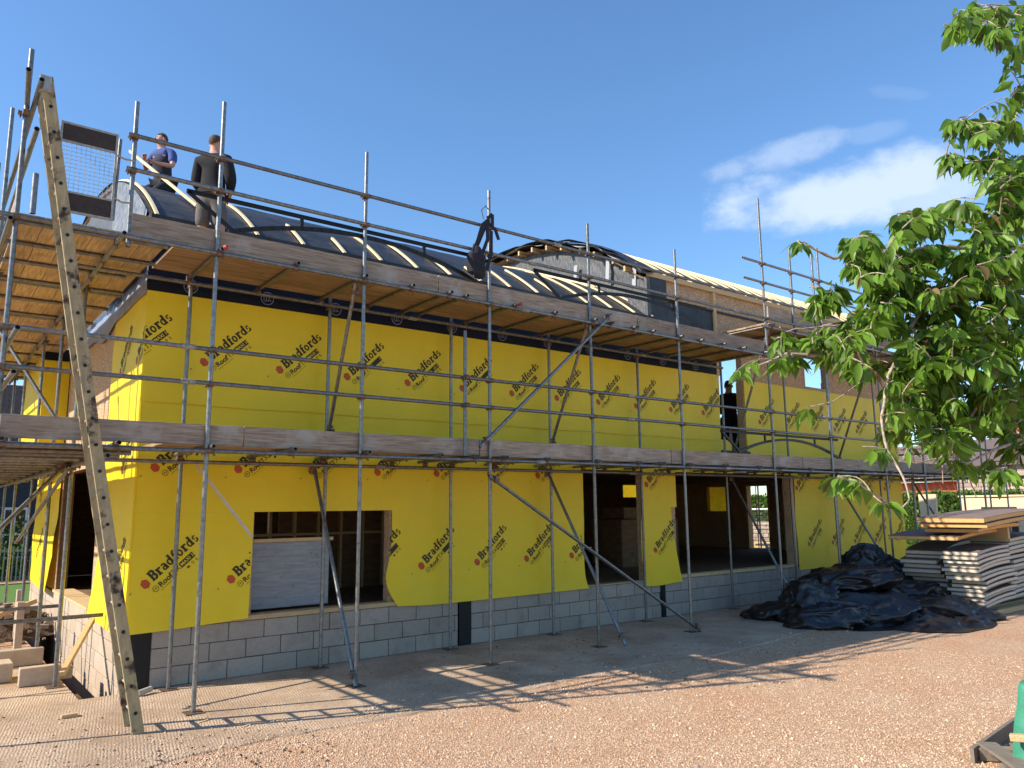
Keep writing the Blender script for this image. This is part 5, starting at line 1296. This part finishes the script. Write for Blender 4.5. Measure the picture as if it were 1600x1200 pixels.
# ------------------------------------------------------------------ cherry tree reaching in from the right
def cherry():
    rnd = random.Random(21)
    tree = empty('cherry_tree', (5.9, -8.6, 0), 'cherry tree with large green leaves reaching in from the right edge', 'tree')
    T0 = atd(1900, 1200, 5.6); T0.z = 0
    fork = atd(1830, 520, 5.4)
    g = MB(); g.path([T0, T0.lerp(fork, .5)+Vector((.05, .04, 0)), fork], [.17, .13, .11], 12); g.build('trunk', barkm, tree, smooth=True)
    paths = [
        ([(1830, 520, 5.4), (1700, 500, 5.2), (1590, 470, 5.0), (1490, 465, 4.9), (1420, 440, 4.8), (1345, 432, 4.8)], .045),
        ([(1830, 520, 5.4), (1720, 420, 5.1), (1600, 388, 5.0), (1480, 387, 4.9), (1400, 396, 4.8), (1360, 385, 4.7), (1300, 402, 4.7), (1270, 390, 4.7), (1250, 378, 4.7)], .04),
        ([(1490, 465, 4.9), (1440, 490, 4.8), (1412, 525, 4.7), (1402, 555, 4.6), (1385, 585, 4.5), (1376, 650, 4.4), (1388, 700, 4.3), (1408, 740, 4.2), (1422, 775, 4.15), (1412, 790, 4.1), (1385, 785, 4.1)], .022),
        ([(1402, 555, 4.6), (1425, 575, 4.6), (1435, 605, 4.6)], .010),
        ([(1830, 540, 5.4), (1700, 570, 5.1), (1600, 560, 5.0), (1500, 560, 4.9), (1400, 562, 4.8), (1300, 556, 4.8), (1230, 552, 4.8), (1180, 572, 4.8), (1150, 582, 4.8)], .032),
        ([(1830, 560, 5.4), (1700, 640, 4.9), (1600, 690, 4.6), (1560, 700, 4.5), (1530, 712, 4.4), (1500, 722, 4.3)], .03),
        ([(1600, 560, 5.0), (1540, 610, 4.8), (1500, 680, 4.7), (1470, 715, 4.6), (1430, 727, 4.5), (1405, 720, 4.5)], .018),
        ([(1830, 480, 5.4), (1750, 300, 5.4), (1660, 220, 5.2), (1590, 205, 5.1), (1540, 190, 5.0), (1500, 186, 5.0)], .035),
        ([(1660, 220, 5.2), (1600, 150, 5.2), (1580, 205, 5.1), (1560, 240, 5.0), (1515, 330, 5.0)], .012),
        ([(1750, 300, 5.4), (1720, 90, 5.4), (1640, 60, 5.2), (1580, 55, 5.1), (1530, 45, 5.0), (1475, 38, 5.0)], .03),
        ([(1720, 90, 5.4), (1650, 10, 5.3), (1590, 5, 5.2), (1540, 8, 5.2)], .02),
        ([(1720, 420, 5.1), (1650, 320, 5.1), (1590, 330, 5.0), (1520, 350, 4.9), (1440, 345, 4.8), (1395, 350, 4.8)], .022),
        ([(1700, 500, 5.2), (1600, 520, 5.2), (1530, 530, 5.1), (1450, 525, 5.0), (1360, 515, 5.0), (1300, 510, 5.0), (1225, 520, 5.0)], .022),
        ([(1650, 320, 5.1), (1580, 280, 5.1), (1530, 255, 5.0), (1490, 238, 5.0)], .018),
        ([(1360, 515, 5.0), (1320, 480, 4.9), (1285, 450, 4.9), (1272, 440, 4.9)], .008),
        ([(1400, 562, 4.8), (1340, 600, 4.6), (1300, 625, 4.5), (1262, 636, 4.5)], .008),
        ([(1385, 785, 4.1), (1360, 770, 4.0), (1335, 748, 3.95), (1310, 742, 3.9)], .007),
        ([(1600, 690, 4.6), (1590, 740, 4.5), (1565, 745, 4.4), (1540, 735, 4.3)], .010),
    ]
    skel = []; gb_ = MB(); g2 = MB()
    for pth, r0 in paths:
        P = [atd(*q) for q in pth]; Q = []
        for i in range(len(P)-1):
            for k in range(5):
                t = k/5; q = P[i].lerp(P[i+1], t); q += Vector((noise.noise(q*3), noise.noise(q*3+Vector((5, 0, 0))), noise.noise(q*3+Vector((0, 7, 0)))))*.035*(1 if i+k else 0)
                Q.append(q)
        Q.append(P[-1]); n = len(Q)
        (gb_).path(Q, [max(.0035, r0*.62*(1-.80*i/(n-1))*(1+.15*rnd.uniform(-1, 1))) for i in range(n)], 7)
        for i, q in enumerate(Q): skel.append(q)
    gb_.build('limbs', barkm, tree, smooth=True, angle=70)
    zones = [(1345, 372, 26, 16, 9), (1285, 462, 12, 18, 4), (1310, 455, 20, 14, 5), (1390, 445, 30, 30, 16), (1410, 590, 30, 25, 12), (1560, 400, 60, 40, 34), (1580, 350, 30, 30, 14), (1560, 30, 75, 30, 34), (1500, 42, 28, 10, 6), (1592, 120, 22, 55, 10), (1545, 200, 50, 14, 15), (1500, 190, 15, 8, 4), (1560, 255, 45, 28, 21), (1500, 245, 26, 10, 7), (1590, 300, 30, 40, 21),
             (1500, 335, 60, 22, 23), (1420, 345, 35, 15, 15), (1345, 378, 22, 18, 10), (1330, 408, 18, 10, 5), (1250, 380, 8, 6, 2), (1400, 400, 60, 30, 34), (1500, 420, 90, 50, 72), (1430, 480, 70, 40, 55),
             (1370, 440, 30, 30, 18), (1560, 500, 60, 60, 66), (1500, 560, 90, 50, 79), (1440, 560, 50, 40, 36), (1360, 500, 50, 22, 23), (1276, 465, 8, 14, 3), (1300, 522, 40, 12, 13), (1225, 523, 20, 8, 4),
             (1160, 578, 10, 5, 2), (1225, 560, 35, 7, 5), (1310, 560, 30, 10, 6), (1350, 570, 25, 15, 7), (1420, 620, 45, 35, 34), (1500, 630, 60, 45, 47), (1570, 620, 50, 60, 47), (1400, 665, 22, 18, 6),
             (1460, 685, 40, 20, 15), (1262, 638, 6, 4, 1), (1330, 748, 16, 8, 3), (1380, 782, 10, 6, 2), (1505, 722, 12, 6, 3), (1560, 735, 25, 12, 4), (1590, 690, 22, 14, 5), (1370, 700, 8, 8, 2), (1310, 742, 6, 4, 2)]
    lf = MB(); lr = MB()
    def leaf(p, d, L, G):
        d = d.normalized(); side = d.cross(Vector((0, 0, 1)))
        if side.length < .1: side = Vector((rnd.uniform(-1, 1), rnd.uniform(-1, 1), 0))
        side.normalize(); roll = rnd.gauss(0, .7); nn = side.cross(d); s2 = side*cos(roll)+nn*sin(roll); n2 = s2.cross(d).normalized()
        W = L*rnd.uniform(.155, .225); fold = rnd.uniform(.15, .55); curl = rnd.uniform(.05, .35)
        prof = [(0, .02), (.12, .55), (.32, .98), (.55, .92), (.76, .58), (.90, .22), (1, .0)]
        vs = []
        for t, wd in prof:
            c = p+d*L*t-n2*L*curl*t*t; o = s2*W*wd; up = n2*W*wd*fold; e2 = .06*W*rnd.uniform(-1, 1)
            vs += [c-o+up+n2*e2, c, c+o+up-n2*e2]
        fs = []
        for i in range(len(prof)-1):
            a = i*3; fs += [(a, a+1, a+4, a+3), (a+1, a+2, a+5, a+4)]
        G.add(vs, fs)
    tips = []
    for (cx, cy, rx, ry, n) in zones:
        for _ in range(n):
            a = rnd.uniform(0, 2*pi); q = sqrt(rnd.random()); dpt = rnd.gauss(4.85, .30) if n > 5 else rnd.gauss(4.6, .1)
            if cy > 690: dpt = rnd.uniform(4.0, 4.5)
            t = atd(cx+cos(a)*rx*q, cy+sin(a)*ry*q, dpt); tips.append((min((p_-t).length for p_ in skel), t))
    tips.sort(key=lambda q: q[0]); nodes = [(p_, None) for p_ in skel]
    for d0, tip in tips:
        near = min(nodes, key=lambda q: (q[0]-tip).length_squared)[0]; v = tip-near; Lt = v.length
        if Lt < .06: v = Vector((rnd.uniform(-1, 1), rnd.uniform(-1, 1), rnd.uniform(-.4, .6)))*.08; near = tip-v; Lt = v.length
        mid_ = near.lerp(tip, .5)+Vector((0, 0, .10*Lt))+Vector((rnd.uniform(-1, 1), rnd.uniform(-1, 1), rnd.uniform(-1, 1)))*.14*Lt
        pts = [near.lerp(mid_, t)*(1-t)+mid_.lerp(tip, t)*t for t in (0, .2, .4, .6, .8, 1)]
        g2.path(pts, [.0045, .004, .0034, .003, .0026, .002], 5)
        for q in pts[2:]: nodes.append((q, None))
        nl = rnd.randint(7, 10); Lf = min(1, .32/max(Lt, .01))
        for k in range(nl):
            t = 1-(k/nl)*.8*Lf; i = min(4, int(t*5)); base = pts[i].lerp(pts[i+1], t*5-i); dirt = (pts[i+1]-pts[i]).normalized()
            sd = dirt.cross(Vector((0, 0, 1))).normalized()*(1 if k % 2 else -1)
            d = dirt*rnd.uniform(.2, .9)+sd*rnd.uniform(.2, .9)+Vector((0, 0, -rnd.uniform(.3, 1.2)))
            leaf(base+d.normalized()*.018, d, rnd.choice((.07, .09, .105, .12, .13))*rnd.uniform(.9, 1.1), lr if rnd.random() < .025 else lf)
    g2.build('twigs', barkm, tree); 
    fo = lf.build('foliage', leafm, tree, smooth=True, angle=180); lr.build('young_leaves', leafr, tree, smooth=True, angle=180)
    # bare pale twigs hanging inside the crown
    g3 = MB()
    for _ in range(30):
        p = atd(rnd.uniform(1380, 1600), rnd.uniform(480, 700), rnd.uniform(4.8, 5.4)); v = Vector((rnd.uniform(-.25, .25), rnd.uniform(-.25, .25), -rnd.uniform(.15, .5)))
        g3.path([p, p+v*.5+Vector((rnd.uniform(-.04, .04), 0, 0)), p+v], [.008, .006, .003], 5)
    g3.build('hanging_twigs', barkm, tree)
cherry()
